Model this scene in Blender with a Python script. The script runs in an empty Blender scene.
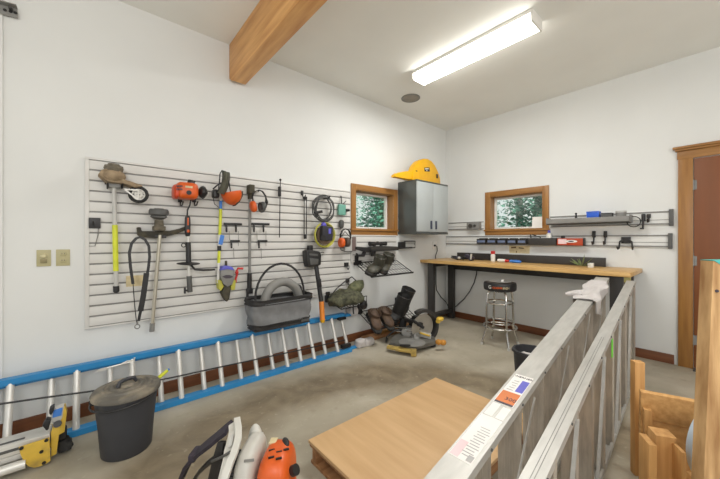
import bpy, bmesh, math, random
from mathutils import Vector, Matrix, noise
random.seed(7)
R = math.radians
SC = bpy.context.scene
COL = SC.collection
V = Vector
# ------------------------------------------------------------------ frame of the room
# camera at x=y=0, z=H, level.  left wall: y=YW, right wall: x=XW, ceiling z=ZC
FPX, H, HY = 308.0, 1.25, 240.0
YW, XW, ZC = 2.92, 4.38, 3.03
EYE = V((0, 0, H))
CA, SA = .758, .652
def ray(px, py):
    r = (px-360)/FPX; u = (HY-py)/FPX
    return V((r*CA+SA, -r*SA+CA, u))
def A(px, py, off=0.0):            # point on a plane parallel to the left wall
    d = ray(px, py); return EYE + d*((YW-off)/d.y)
def B(px, py, off=0.0):            # point on a plane parallel to the right wall
    d = ray(px, py); return EYE + d*((XW-off)/d.x)
def G(px, py, z=0.0):              # point on a level plane
    d = ray(px, py); return EYE + d*((z-H)/d.z)
def D(px, py, t):                  # point at a depth in front of the lens
    return EYE + ray(px, py)*t
RIGHT = V((CA, -SA, 0)); FWD = V((SA, CA, 0)); UP = V((0, 0, 1))

# ------------------------------------------------------------------ mesh builder
class MB:
    def __init__(s): s.bm = bmesh.new()
    def _merge(s, tb):
        me = bpy.data.meshes.new('t'); tb.to_mesh(me); tb.free(); s.bm.from_mesh(me); bpy.data.meshes.remove(me); return s
    def box(s, c, size, rot=None, bev=0.0):
        tb = bmesh.new(); bmesh.ops.create_cube(tb, size=1.0)
        for v in tb.verts: v.co = V((v.co.x*size[0], v.co.y*size[1], v.co.z*size[2]))
        if bev > 0: bmesh.ops.bevel(tb, geom=list(tb.edges), offset=min(bev, min(size)*.45), segments=2, affect='EDGES', profile=.6)
        m = Matrix.Translation(c)
        if rot is not None: m = m @ (rot.to_4x4() if hasattr(rot, 'to_4x4') else rot)
        bmesh.ops.transform(tb, matrix=m, verts=tb.verts)
        return s._merge(tb)
    def span(s, p, q, bev=0.0):
        c = [(a+b)/2 for a, b in zip(p, q)]; z = [max(abs(a-b), 1e-4) for a, b in zip(p, q)]
        return s.box(V(c), z, None, bev)
    def bar(s, p, q, w, t, up=None, bev=0.0):      # rectangular bar from p to q; t measured along up
        p, q = V(p), V(q); d = (q-p); L = d.length; d.normalize()
        up = V(up) if up is not None else (UP if abs(d.z) < .9 else V((0, 1, 0)))
        sd = d.cross(up).normalized(); up = sd.cross(d).normalized()
        m = Matrix((d, sd, up)).transposed()
        return s.box((p+q)/2, (L, w, t), m, bev)
    def cone(s, p, q, r1, r2=None, seg=14):
        p, q = V(p), V(q); r2 = r1 if r2 is None else r2; d = q-p
        tb = bmesh.new(); bmesh.ops.create_cone(tb, cap_ends=True, segments=seg, radius1=r1, radius2=max(r2, 1e-5), depth=d.length)
        m = Matrix.Translation((p+q)/2) @ V((0, 0, 1)).rotation_difference(d.normalized()).to_matrix().to_4x4()
        bmesh.ops.transform(tb, matrix=m, verts=tb.verts); return s._merge(tb)
    def ball(s, c, r, rot=None, seg=16, power=None):
        if not hasattr(r, '__len__'): r = (r, r, r)
        tb = bmesh.new(); bmesh.ops.create_uvsphere(tb, u_segments=seg, v_segments=max(6, seg*2//3), radius=1)
        for v in tb.verts:
            c0 = v.co.normalized()
            if power:
                k = (abs(c0.x)**power+abs(c0.y)**power+abs(c0.z)**power)**(-1/power); c0 = c0*k
            v.co = V((c0.x*r[0], c0.y*r[1], c0.z*r[2]))
        m = Matrix.Translation(V(c))
        if rot is not None: m = m @ rot.to_4x4()
        bmesh.ops.transform(tb, matrix=m, verts=tb.verts); return s._merge(tb)
    def sweep(s, pts, prof, closed=False, radii=None, up=None):
        pts = [V(p) for p in pts]; n = len(pts); bm = s.bm; rings = []
        T = []
        for i in range(n):
            a = pts[(i-1) % n] if (closed or i > 0) else pts[i]
            b = pts[(i+1) % n] if (closed or i < n-1) else pts[i]
            T.append((b-a).normalized())
        nrm = V(up) if up is not None else (V((0, 0, 1)) if abs(T[0].z) < .9 else V((0, 1, 0)))
        for i in range(n):
            if up is not None: nrm = V(up)
            nrm = (nrm - T[i]*nrm.dot(T[i]))
            if nrm.length < 1e-6: nrm = T[i].orthogonal()
            nrm.normalize(); bi = T[i].cross(nrm)
            k = radii[i] if radii else 1.0
            rings.append([bm.verts.new(pts[i]+bi*(u*k)+nrm*(w*k)) for u, w in prof])
        m = len(prof)
        for i in range(n if closed else n-1):
            a, b = rings[i], rings[(i+1) % n]
            for j in range(m): bm.faces.new((a[j], a[(j+1) % m], b[(j+1) % m], b[j]))
        if not closed:
            bm.faces.new(rings[0][::-1]); bm.faces.new(rings[-1])
        return s
    def tube(s, pts, r, seg=8, closed=False, radii=None):
        return s.sweep(pts, [(math.cos(2*math.pi*i/seg)*r, math.sin(2*math.pi*i/seg)*r) for i in range(seg)], closed, radii)
    def ribbon(s, pts, w, t, up, closed=False):   # t along up, w across
        return s.sweep(pts, [(-w/2, -t/2), (w/2, -t/2), (w/2, t/2), (-w/2, t/2)], closed, None, up)
    def ring(s, c, axis, R0, r, seg=28, sub=8):
        axis = V(axis).normalized(); a = axis.orthogonal().normalized(); b = axis.cross(a)
        return s.tube([V(c)+a*math.cos(2*math.pi*i/seg)*R0+b*math.sin(2*math.pi*i/seg)*R0 for i in range(seg)], r, sub, True)
    def lathe(s, prof, c, axis=(0, 0, 1), seg=32):
        axis = V(axis).normalized(); a = axis.orthogonal().normalized(); b = axis.cross(a); c = V(c); bm = s.bm; rings = []
        for r, h in prof:
            if r < 1e-5: rings.append([bm.verts.new(c+axis*h)])
            else: rings.append([bm.verts.new(c+axis*h+a*math.cos(2*math.pi*i/seg)*r+b*math.sin(2*math.pi*i/seg)*r) for i in range(seg)])
        for p, q in zip(rings, rings[1:]):
            for i in range(seg):
                j = (i+1) % seg
                if len(p) == 1 and len(q) == 1: continue
                if len(p) == 1: bm.faces.new((p[0], q[i], q[j]))
                elif len(q) == 1: bm.faces.new((p[i], p[j], q[0]))
                else: bm.faces.new((p[i], p[j], q[j], q[i]))
        return s
    def prism(s, pts, vec, bev=0.0):
        tb = bmesh.new(); vec = V(vec)
        f = tb.faces.new([tb.verts.new(V(p)) for p in pts])
        e = bmesh.ops.extrude_face_region(tb, geom=[f])
        bmesh.ops.translate(tb, vec=vec, verts=[g for g in e['geom'] if isinstance(g, bmesh.types.BMVert)])
        bmesh.ops.recalc_face_normals(tb, faces=tb.faces)
        if bev > 0: bmesh.ops.bevel(tb, geom=list(tb.edges), offset=bev, segments=2, affect='EDGES', profile=.6)
        return s._merge(tb)
    def aprism(s, px, o0, o1, bev=0.0):            # outline on the left wall, from offset o0 to o1
        return s.prism([A(x, y, o1) for x, y in px], (0, o1-o0, 0), bev)
    def bprism(s, px, o0, o1, bev=0.0):
        return s.prism([B(x, y, o1) for x, y in px], (o1-o0, 0, 0), bev)
    def grid(s, fn, nu, nv):
        vs = [[s.bm.verts.new(fn(i/nu, j/nv)) for j in range(nv+1)] for i in range(nu+1)]
        for i in range(nu):
            for j in range(nv): s.bm.faces.new((vs[i][j], vs[i+1][j], vs[i+1][j+1], vs[i][j+1]))
        return s
    def thicken(s, t):
        bmesh.ops.recalc_face_normals(s.bm, faces=s.bm.faces)
        bmesh.ops.solidify(s.bm, geom=list(s.bm.faces), thickness=t); return s
    def rough(s, amp, sc):
        for v in s.bm.verts: v.co += noise.noise_vector(v.co*sc)*amp
        return s
    def xf(s, m):
        bmesh.ops.transform(s.bm, matrix=m, verts=s.bm.verts); return s

def tag(o, label=None, cat=None, group=None, kind=None):
    if label: o['label'] = label
    if cat: o['category'] = cat
    if group: o['group'] = group
    if kind: o['kind'] = kind
    return o
def part(name, mb, m, parent=None, label=None, flat=False, kind=None):
    bm = mb.bm
    bmesh.ops.recalc_face_normals(bm, faces=bm.faces)
    root = parent
    while root is not None and root.parent is not None: root = root.parent
    if root is not None and root.type == 'EMPTY':
        bmesh.ops.translate(bm, vec=-V(root.location), verts=bm.verts)
        o = None
    elif root is not None:
        bmesh.ops.translate(bm, vec=-V(root.location), verts=bm.verts)
    me = bpy.data.meshes.new(name); bm.to_mesh(me); bm.free()
    if not flat:
        for p in me.polygons: p.use_smooth = True
        me.set_sharp_from_angle(angle=R(38))
    me.materials.append(m)
    o = bpy.data.objects.new(name, me); COL.objects.link(o)
    if parent is not None: o.parent = parent
    if label: o['label'] = label
    if kind: o['kind'] = kind
    return o
def thing(name, label, cat, loc, group=None):
    o = bpy.data.objects.new(name, None); o.empty_display_size = .05; COL.objects.link(o)
    o.location = V(loc); return tag(o, label, cat, group)
def solo(name, mb, m, label, cat, loc, group=None, flat=False):  # a thing of one mesh, origin at its base
    loc = V(loc); bmesh.ops.translate(mb.bm, vec=-loc, verts=mb.bm.verts)
    o = part(name, mb, m, None, None, flat); o.location = loc; return tag(o, label, cat, group)
def struct(name, mb, m, parent=None, label=None, flat=False):
    o = part(name, mb, m, parent, label, flat)
    if parent is None: o['kind'] = 'structure'
    return o
def text_part(name, txt, size, m, origin, xdir, ydir, parent, ext=.0006):
    cu = bpy.data.curves.new('t', 'FONT'); cu.body = txt; cu.size = size; cu.extrude = ext; cu.align_x = 'CENTER'; cu.align_y = 'CENTER'
    to = bpy.data.objects.new('t', cu); COL.objects.link(to)
    me = bpy.data.meshes.new_from_object(to); bpy.data.objects.remove(to); bpy.data.curves.remove(cu)
    xdir = V(xdir).normalized(); ydir = V(ydir).normalized(); z = xdir.cross(ydir)
    mm = Matrix((xdir, ydir, z)).transposed().to_4x4(); mm.translation = V(origin)
    me.transform(mm); b = MB(); b.bm.from_mesh(me); bpy.data.meshes.remove(me)
    return part(name, b, m, parent, flat=True)

# ------------------------------------------------------------------ materials
def lin(c):
    c = c/255.0; return c/12.92 if c <= .04045 else ((c+.055)/1.055)**2.4
def rgb(c): return (lin(c[0]), lin(c[1]), lin(c[2]), 1)
MATS = {}
def pm(name, c, rough=.5, metal=0.0, var=.12, scale=9.0, bump=0.0, bscale=60.0, c2=None, stretch=(1, 1, 1), dirt=None, spec=.5, detail=4):
    m = bpy.data.materials.new(name); m.use_nodes = True; nt = m.node_tree; n = nt.nodes; l = nt.links
    b = n['Principled BSDF']; b.inputs['Roughness'].default_value = rough; b.inputs['Metallic'].default_value = metal
    b.inputs['Specular IOR Level'].default_value = spec
    tc = n.new('ShaderNodeTexCoord'); mp = n.new('ShaderNodeMapping'); mp.inputs['Scale'].default_value = stretch
    l.new(tc.outputs['Object'], mp.inputs['Vector'])
    nz = n.new('ShaderNodeTexNoise'); nz.inputs['Scale'].default_value = scale; nz.inputs['Detail'].default_value = detail
    l.new(mp.outputs['Vector'], nz.inputs['Vector'])
    rp = n.new('ShaderNodeValToRGB'); a = rgb(c)
    e2 = rgb(c2) if c2 else tuple(min(1, x*(1+var)) for x in a[:3])+(1,)
    e1 = a if c2 else tuple(x*(1-var) for x in a[:3])+(1,)
    rp.color_ramp.elements[0].position = .32; rp.color_ramp.elements[1].position = .68
    rp.color_ramp.elements[0].color = e1; rp.color_ramp.elements[1].color = e2
    l.new(nz.outputs['Fac'], rp.inputs['Fac']); out = rp.outputs['Color']
    if dirt:
        n2 = n.new('ShaderNodeTexNoise'); n2.inputs['Scale'].default_value = dirt[1]; n2.inputs['Detail'].default_value = 6
        l.new(tc.outputs['Object'], n2.inputs['Vector'])
        r2 = n.new('ShaderNodeValToRGB'); r2.color_ramp.elements[0].position = dirt[2]; r2.color_ramp.elements[1].position = min(1, dirt[2]+.2)
        r2.color_ramp.elements[0].color = (0, 0, 0, 1); r2.color_ramp.elements[1].color = (1, 1, 1, 1)
        l.new(n2.outputs['Fac'], r2.inputs['Fac'])
        mx = n.new('ShaderNodeMix'); mx.data_type = 'RGBA'; l.new(r2.outputs['Color'], mx.inputs[0])
        l.new(out, mx.inputs[6]); mx.inputs[7].default_value = rgb(dirt[0]); out = mx.outputs[2]
    l.new(out, b.inputs['Base Color'])
    if bump > 0:
        n3 = n.new('ShaderNodeTexNoise'); n3.inputs['Scale'].default_value = bscale; n3.inputs['Detail'].default_value = 3
        l.new(mp.outputs['Vector'], n3.inputs['Vector'])
        bp = n.new('ShaderNodeBump'); bp.inputs['Strength'].default_value = bump; bp.inputs['Distance'].default_value = .01
        l.new(n3.outputs['Fac'], bp.inputs['Height']); l.new(bp.outputs['Normal'], b.inputs['Normal'])
    MATS[name] = m; return m
def emit(name, c, s):
    m = bpy.data.materials.new(name); m.use_nodes = True; nt = m.node_tree; b = nt.nodes['Principled BSDF']
    b.inputs['Base Color'].default_value = rgb(c); b.inputs['Emission Color'].default_value = rgb(c); b.inputs['Emission Strength'].default_value = s
    nz = nt.nodes.new('ShaderNodeTexNoise'); nz.inputs['Scale'].default_value = 4
    return m
def wood(name, c, c2, ax, rough=.5, sc=3.0, st=14.0, bump=.05):
    s = [st, st, st]; s['xyz'.index(ax)] = .9
    return pm(name, c, rough, 0, c2=c2, scale=sc, stretch=s, bump=bump, bscale=sc*2, detail=6)

M_wall = pm('wall_paint', (216, 217, 214), .75, var=.025, scale=1.6, bump=.04, bscale=140)
M_ceil = pm('ceiling_paint', (230, 230, 225), .8, var=.02, scale=2, bump=.04, bscale=120)
M_cas = wood('oak_casing_upright', (136, 93, 44), (160, 114, 58), 'z', .38, 2.5)
M_cas_x = wood('oak_casing_along_x', (136, 93, 44), (160, 114, 58), 'x', .38, 2.5)
M_cas_y = wood('oak_casing_along_y', (136, 93, 44), (160, 114, 58), 'y', .38, 2.5)
M_base = wood('dark_base_x', (98, 58, 34), (122, 74, 44), 'x', .45, 2)
M_basey = wood('dark_base_y', (98, 58, 34), (122, 74, 44), 'y', .45, 2)
M_door = pm('red_brown_door', (120, 70, 36), .42, var=.06, scale=3, stretch=(6, 6, .6))
M_beam = wood('fir_beam', (190, 132, 70), (222, 170, 106), 'y', .45, 2.2, 9)
M_ply = wood('plywood_sheet', (196, 158, 112), (210, 174, 128), 'y', .55, 2, 8, .03)
M_pallet = wood('pallet_wood', (142, 98, 62), (176, 130, 88), 'x', .7, 3)
M_pine = wood('pine_block', (192, 142, 82), (218, 170, 108), 'x', .6, 3)
M_pinez = wood('pine_upright', (188, 138, 80), (214, 166, 104), 'z', .6, 3)
M_osb = pm('rough_board', (146, 106, 62), .8, c2=(206, 168, 118), scale=26, stretch=(1, 1, .16), bump=.3, bscale=40, detail=6)
M_bench = wood('butcher_block', (188, 146, 84), (212, 174, 112), 'y', .4, 3, 12)
M_black = pm('black_plastic', (32, 31, 31), .45, var=.2)
M_black_m = pm('black_metal', (38, 37, 36), .4, .3, var=.2)
M_rubber = pm('rubber_black', (36, 35, 33), .7, var=.25, scale=12, bump=.08)
M_char = pm('charcoal_steel', (58, 56, 54), .45, .2, var=.1)
M_dgrey = pm('dark_grey', (82, 82, 80), .5, var=.12)
M_grey = pm('mid_grey', (128, 127, 123), .5, var=.1)
M_lgrey = pm('light_grey', (186, 185, 180), .5, var=.06)
M_white = pm('white_plastic', (224, 222, 216), .4, var=.04)
M_slat = pm('slat_wall_white', (208, 206, 201), .45, var=.03, scale=3)
M_slatback = pm('slat_groove_grey', (146, 144, 140), .5, .3, var=.1)
M_alu = pm('aluminium', (180, 178, 172), .45, .35, var=.08, scale=7, stretch=(1, 6, 6))
M_alu_tread = pm('tread_aluminium', (186, 178, 166), .42, .6, var=.15, scale=9, stretch=(6, 6, 1))
M_rung = pm('rung_aluminium', (214, 212, 206), .4, .35, var=.06)
M_chrome = pm('chrome', (205, 203, 198), .16, 1.0, var=.05)
M_blue = pm('blue_fibreglass', (42, 132, 190), .42, var=.1, scale=5)
M_orange = pm('tool_orange', (208, 88, 24), .4, var=.08)
M_red = pm('red_plastic', (188, 40, 36), .45, var=.1)
M_yellow = pm('tool_yellow', (212, 176, 66), .5, var=.1, dirt=((150, 124, 70), 9, .56))
M_caseyel = pm('case_yellow', (222, 166, 12), .4, var=.06)
M_lime = pm('lime_yellow', (206, 212, 52), .45, var=.1)
M_dully = pm('dull_yellow', (186, 182, 74), .5, var=.15)
M_sblue = pm('label_blue', (64, 124, 204), .45, var=.1)
M_violet = pm('label_violet', (92, 92, 190), .45, var=.1)
M_teal = pm('teal_plastic', (104, 158, 142), .45, var=.1)
M_beige = pm('beige_plate', (172, 164, 124), .45, var=.04)
M_cream = pm('cream_paper', (206, 190, 150), .7, var=.12, scale=25)
M_sticker = pm('sticker_white', (228, 225, 220), .5, var=.03)
M_print = pm('print_grey', (172, 170, 168), .6, var=.1)
M_ink = pm('ink_dark', (70, 62, 70), .6, var=.1)
M_pink = pm('pale_pink_print', (226, 198, 200), .6, var=.05)
M_green = pm('green_sticker', (96, 206, 44), .5, var=.08)
M_dirt = pm('dirty_guard', (164, 144, 116), .8, c2=(122, 104, 80), scale=24, bump=.2)
M_dirt2 = pm('grass_stained_black', (78, 72, 54), .75, c2=(50, 48, 42), scale=20, bump=.2)
M_olive = pm('olive_mesh', (86, 84, 68), .7, c2=(62, 62, 52), scale=30)
M_boot = pm('rubber_boot_olive', (74, 72, 60), .5, c2=(58, 57, 49), scale=14)
M_bootblk = pm('black_boot', (34, 33, 32), .55, var=.3, scale=20, bump=.1)
M_brown = pm('brown_leather', (98, 76, 58), .7, c2=(74, 58, 46), scale=18, bump=.1)
M_camo = pm('camouflage_cloth', (96, 96, 72), .85, c2=(52, 52, 40), scale=26, bump=.2, dirt=((38, 40, 32), 30, .55))
M_bag = pm('grey_canvas', (120, 121, 122), .75, var=.12, scale=14, bump=.1, bscale=200)
M_bagtrim = pm('black_canvas', (44, 43, 43), .75, var=.2, bump=.1, bscale=200)
M_cloth = pm('pale_cloth', (190, 185, 182), .9, var=.06, scale=12, bump=.15, bscale=120)
M_bin = pm('bin_charcoal', (56, 57, 61), .6, var=.08, scale=5, dirt=((78, 75, 70), 6, .64))
M_binlid = pm('bin_lid', (98, 94, 86), .65, var=.12, scale=8, dirt=((146, 136, 118), 9, .5))
M_strap = pm('strap_purple_black', (52, 46, 56), .8, var=.2, scale=30)
M_tank = pm('tank_grey_white', (196, 194, 186), .42, var=.06, dirt=((150, 142, 124), 8, .62))
M_wand = pm('shaft_champagne', (188, 182, 166), .35, .6, var=.05)
M_screen = pm('cabinet_door_grey', (176, 182, 182), .4, .2, var=.04, scale=3)
M_cabside = pm('cabinet_steel', (88, 92, 90), .35, .4, var=.08, scale=3)
M_lens = emit('lamp_lens', (255, 252, 244), 9.0)
M_bluepl = pm('blue_box', (40, 92, 200), .4, var=.1)
M_binblue = pm('parts_bin_blue', (104, 118, 148), .4, var=.1)
M_bluegrey = pm('blue_tub', (56, 80, 122), .5, var=.1)
M_bluepale = pm('blue_tub_rim', (196, 212, 228), .5, var=.08)
M_purple = pm('purple_cap', (92, 84, 186), .45, var=.1)
M_leaf = pm('forest_leaf', (76, 138, 112), .7, c2=(30, 72, 56), scale=3)
M_leaf2 = pm('pale_leaf', (116, 178, 150), .7, c2=(60, 120, 96), scale=3)
M_bark = pm('bark', (150, 152, 146), .9, var=.3, scale=8, stretch=(4, 4, .5))
M_ground = pm('forest_ground', (110, 120, 84), .9, c2=(80, 92, 60), scale=2)
M_plant = pm('plant_leaf', (120, 132, 84), .6, var=.2)

def glass():
    m = bpy.data.materials.new('window_glass'); m.use_nodes = True; nt = m.node_tree; n = nt.nodes; l = nt.links
    n.remove(n['Principled BSDF']); t = n.new('ShaderNodeBsdfTransparent'); g = n.new('ShaderNodeBsdfGlossy'); g.inputs['Roughness'].default_value = .02
    t.inputs['Color'].default_value = (.93, .98, .96, 1)
    x = n.new('ShaderNodeMixShader'); x.inputs[0].default_value = .06
    l.new(t.outputs[0], x.inputs[1]); l.new(g.outputs[0], x.inputs[2]); l.new(x.outputs[0], n['Material Output'].inputs['Surface'])
    return m
M_glass = glass()

def concrete():
    m = bpy.data.materials.new('stained_concrete'); m.use_nodes = True; nt = m.node_tree; n = nt.nodes; l = nt.links
    b = n['Principled BSDF']; tc = n.new('ShaderNodeTexCoord'); P = tc.outputs['Object']
    def nz(sc, det, vec=P, dist=0):
        k = n.new('ShaderNodeTexNoise'); k.inputs['Scale'].default_value = sc; k.inputs['Detail'].default_value = det; k.inputs['Distortion'].default_value = dist
        l.new(vec, k.inputs['Vector']); return k.outputs['Fac']
    def ramp(f, stops):
        k = n.new('ShaderNodeValToRGB'); e = k.color_ramp.elements
        while len(e) < len(stops): e.new(.5)
        for i, (p, c) in enumerate(stops): e[i].position = p; e[i].color = rgb(c) if len(c) == 3 else c
        l.new(f, k.inputs['Fac']); return k.outputs['Color']
    def mix(f, a, c, mode='MIX', fac=None):
        k = n.new('ShaderNodeMix'); k.data_type = 'RGBA'; k.blend_type = mode
        if f is None: k.inputs[0].default_value = fac
        else: l.new(f, k.inputs[0])
        if hasattr(a, 'is_linked'): l.new(a, k.inputs[6])
        else: k.inputs[6].default_value = a
        if hasattr(c, 'is_linked'): l.new(c, k.inputs[7])
        else: k.inputs[7].default_value = c
        return k.outputs[2]
    base = ramp(nz(2.2, 7, P, .4), [(.3, (158, 150, 132)), (.55, (176, 168, 150)), (.75, (190, 183, 167))])
    # brown stained band that curves across the slab: distance from a circle
    sx = n.new('ShaderNodeSeparateXYZ'); wob = n.new('ShaderNodeTexNoise'); wob.inputs['Scale'].default_value = 1.7; wob.inputs['Detail'].default_value = 4
    l.new(P, wob.inputs['Vector'])
    va = n.new('ShaderNodeVectorMath'); va.operation = 'SCALE'; va.inputs[3].default_value = .5; l.new(wob.outputs['Color'], va.inputs[0])
    vb = n.new('ShaderNodeVectorMath'); vb.operation = 'ADD'; l.new(P, vb.inputs[0]); l.new(va.outputs[0], vb.inputs[1])
    vc = n.new('ShaderNodeVectorMath'); vc.operation = 'DISTANCE'; l.new(vb.outputs[0], vc.inputs[0]); vc.inputs[1].default_value = STAIN_C
    md = n.new('ShaderNodeMath'); md.operation = 'SUBTRACT'; l.new(vc.outputs['Value'], md.inputs[0]); md.inputs[1].default_value = STAIN_R
    ab = n.new('ShaderNodeMath'); ab.operation = 'ABSOLUTE'; l.new(md.outputs[0], ab.inputs[0])
    band = ramp(ab.outputs[0], [(.12, (1, 1, 1, 1)), (.42, (0, 0, 0, 1))])
    br = ramp(nz(5, 6, P, .8), [(.35, (108, 95, 74)), (.7, (142, 128, 104))])
    k = n.new('ShaderNodeMath'); k.operation = 'MULTIPLY'; l.new(band, k.inputs[0]); k.inputs[1].default_value = .9
    out = mix(k.outputs[0], base, br)
    sp = ramp(nz(26, 4), [(.62, (0, 0, 0, 1)), (.72, (1, 1, 1, 1))])
    k2 = n.new('ShaderNodeMath'); k2.operation = 'MULTIPLY'; l.new(sp, k2.inputs[0]); k2.inputs[1].default_value = .28
    out = mix(k2.outputs[0], out, rgb((196, 188, 168)))
    sp2 = ramp(nz(9, 8), [(.6, (0, 0, 0, 1)), (.74, (1, 1, 1, 1))])
    k3 = n.new('ShaderNodeMath'); k3.operation = 'MULTIPLY'; l.new(sp2, k3.inputs[0]); k3.inputs[1].default_value = .35
    out = mix(k3.outputs[0], out, rgb((120, 108, 88)))
    l.new(out, b.inputs['Base Color'])
    l.new(ramp(nz(3, 5), [(.3, (.42, .42, .42, 1)), (.7, (.62, .62, .62, 1))]), b.inputs['Roughness'])
    bp = n.new('ShaderNodeBump'); bp.inputs['Strength'].default_value = .12; bp.inputs['Distance'].default_value = .01
    l.new(nz(40, 4), bp.inputs['Height']); l.new(bp.outputs['Normal'], b.inputs['Normal'])
    return m
STAIN_C = (1.45, 1.1, .25); STAIN_R = 1.42
M_floor = concrete()

# ------------------------------------------------------------------ the room
X0, Y0 = -3.0, -3.0
struct('floor', MB().span((X0, Y0, -.15), (XW, YW, 0)), M_floor)
struct('ceiling', MB().span((X0, Y0, ZC), (XW+.2, YW+.2, ZC+.15)), M_ceil)
TH = .17
def wall_with_hole(name, axis, lo, hi, h0, h1, z0, z1):
    b = MB()
    def seg(a, c, za, zb):
        if axis == 'x': b.span((a, YW, za), (c, YW+TH, zb))
        else: b.span((XW, a, za), (XW+TH, c, zb))
    seg(lo, h0, -.15, ZC); seg(h1, hi, -.15, ZC); seg(h0, h1, -.15, z0); seg(h0, h1, z1, ZC)
    return struct(name, b, M_wall, flat=True)
LW = (2.435, 3.115, 1.375, 1.855)     # left window opening x0,x1,z0,z1
RW = (1.475, 2.17, 1.385, 1.86)       # right window opening y0,y1,z0,z1
wall_with_hole('wall_left', 'x', X0, XW+TH, LW[0], LW[1], LW[2], LW[3])
wall_with_hole('wall_right', 'y', Y0, YW+.0005, RW[0], RW[1], RW[2], RW[3])
struct('baseboard_left', MB().span((X0, YW-.016, 0), (XW-.016, YW, .095), .004), M_base)
struct('baseboard_right', MB().span((XW-.016, .285, 0), (XW, YW, .095), .004), M_basey)
# beam end rests on the wall plate
bx0, bx1, bz = .931, 1.062, 2.685
b = MB(); b.prism([(bx0, YW, bz+.03), (bx0, YW-.05, bz), (bx0, Y0, bz), (bx0, Y0, ZC), (bx0, YW, ZC)], (bx1-bx0, 0, 0), .006)
struct('trim_1', b, M_beam, label='exposed timber beam under the ceiling')
b = MB(); b.span((A(0, 20).x-.25, YW-.012, .1), (A(3, 20).x, YW, ZC)); struct('trim_2', b, M_wall)

def window(name, W, axis):
    # local: a along wall (image right), d outwards (depth), z
    if axis == 'x': P = lambda a, d, z: V((a, YW+d, z)); a0, a1 = W[0], W[1]; mh = M_cas_x
    else: P = lambda a, d, z: V((XW+d, -a, z)); a0, a1 = -W[1], -W[0]; mh = M_cas_y
    z0, z1 = W[2], W[3]; cw = .075
    root = thing(name, None, None, P((a0+a1)/2, 0, z0)); root['kind'] = 'structure'
    def sp(b, p, q, bev=0): return b.span(P(*p), P(*q), bev)
    part('casing', sp(sp(MB(), (a0-cw, -.018, z0), (a0, -.0005, z1+cw), .003), (a1, -.018, z0), (a1+cw, -.0005, z1+cw), .003), M_cas, root)
    part('head_casing', sp(MB(), (a0, -.018, z1), (a1, -.0005, z1+cw), .003), mh, root)
    b = sp(MB(), (a0-cw-.012, -.034, z0-.022), (a1+cw+.012, -.0005, z0), .004); sp(b, (a0-cw, -.016, z0-.08), (a1+cw, -.0005, z0-.022), .003)
    part('sill', b, mh, root)
    b = MB(); sp(b, (a0, .0, z0), (a0+.008, .15, z1)); sp(b, (a1-.008, .0, z0), (a1, .15, z1)); sp(b, (a0+.008, 0, z1-.008), (a1-.008, .15, z1)); sp(b, (a0+.008, 0, z0), (a1-.008, .15, z0+.008))
    part('reveal', b, M_cas, root)
    b = MB(); f0 = .105; f1 = .15; fw = .034; e = .0085
    sp(b, (a0+e, f0, z0+e), (a0+fw, f1, z1-e), .003); sp(b, (a1-fw, f0, z0+e), (a1-e, f1, z1-e), .003)
    sp(b, (a0+fw, f0, z1-fw), (a1-fw, f1, z1-e), .003); sp(b, (a0+fw, f0, z0+e), (a1-fw, f1, z0+fw), .003)
    part('sash', b, M_white, root)
    part('pane', sp(MB(), (a0+fw, .126, z0+fw), (a1-fw, .131, z1-fw)), M_glass, root)
    part('latch', sp(sp(MB(), ((a0+a1)/2-.03, .09, z0+.012), ((a0+a1)/2+.03, .105, z0+.03), .003), ((a0+a1)/2-.006, .078, z0+.014), ((a0+a1)/2+.03, .09, z0+.022), .002), M_white, root)
    return root
window('window_1', LW, 'x'); window('window_2', RW, 'y')

# door in the right wall
dy1, dy0, dzt = .152, -.68, 2.025
root = thing('door_1', None, None, (XW, (dy0+dy1)/2, 0)); root['kind'] = 'structure'
part('door_slab', MB().span((XW-.012, dy0, .012), (XW-.0005, dy1, dzt), .002), M_door, root)
b = MB()
b.span((XW-.024, dy1+.004, 0), (XW-.0005, dy1+.106, dzt+.02), .003); b.span((XW-.024, dy0-.118, 0), (XW-.0005, dy0-.004, dzt+.02), .003)
part('casing', b, M_cas, root)
b = MB(); b.span((XW-.026, dy0-.13, dzt+.006), (XW-.0005, dy1+.112, dzt+.085), .003)
b.span((XW-.045, dy0-.15, dzt+.085), (XW-.0005, dy1+.126, dzt+.105), .006); b.span((XW-.06, dy0-.17, dzt+.105), (XW-.0005, dy1+.142, dzt+.128), .006)
part('head_casing', b, M_cas_y, root)
for hz in (1.77, 1.04, .28):
    part('hinge', MB().cone((XW-.018, dy1+.002, hz-.05), (XW-.018, dy1+.002, hz+.05), .007, seg=10).span((XW-.0145, dy1-.02, hz-.045), (XW-.0115, dy1, hz+.045)), M_grey, root)
part('threshold', MB().span((XW-.1, dy0-.004, 0), (XW-.013, dy1+.003, .012), .003), M_dgrey, root)

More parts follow.
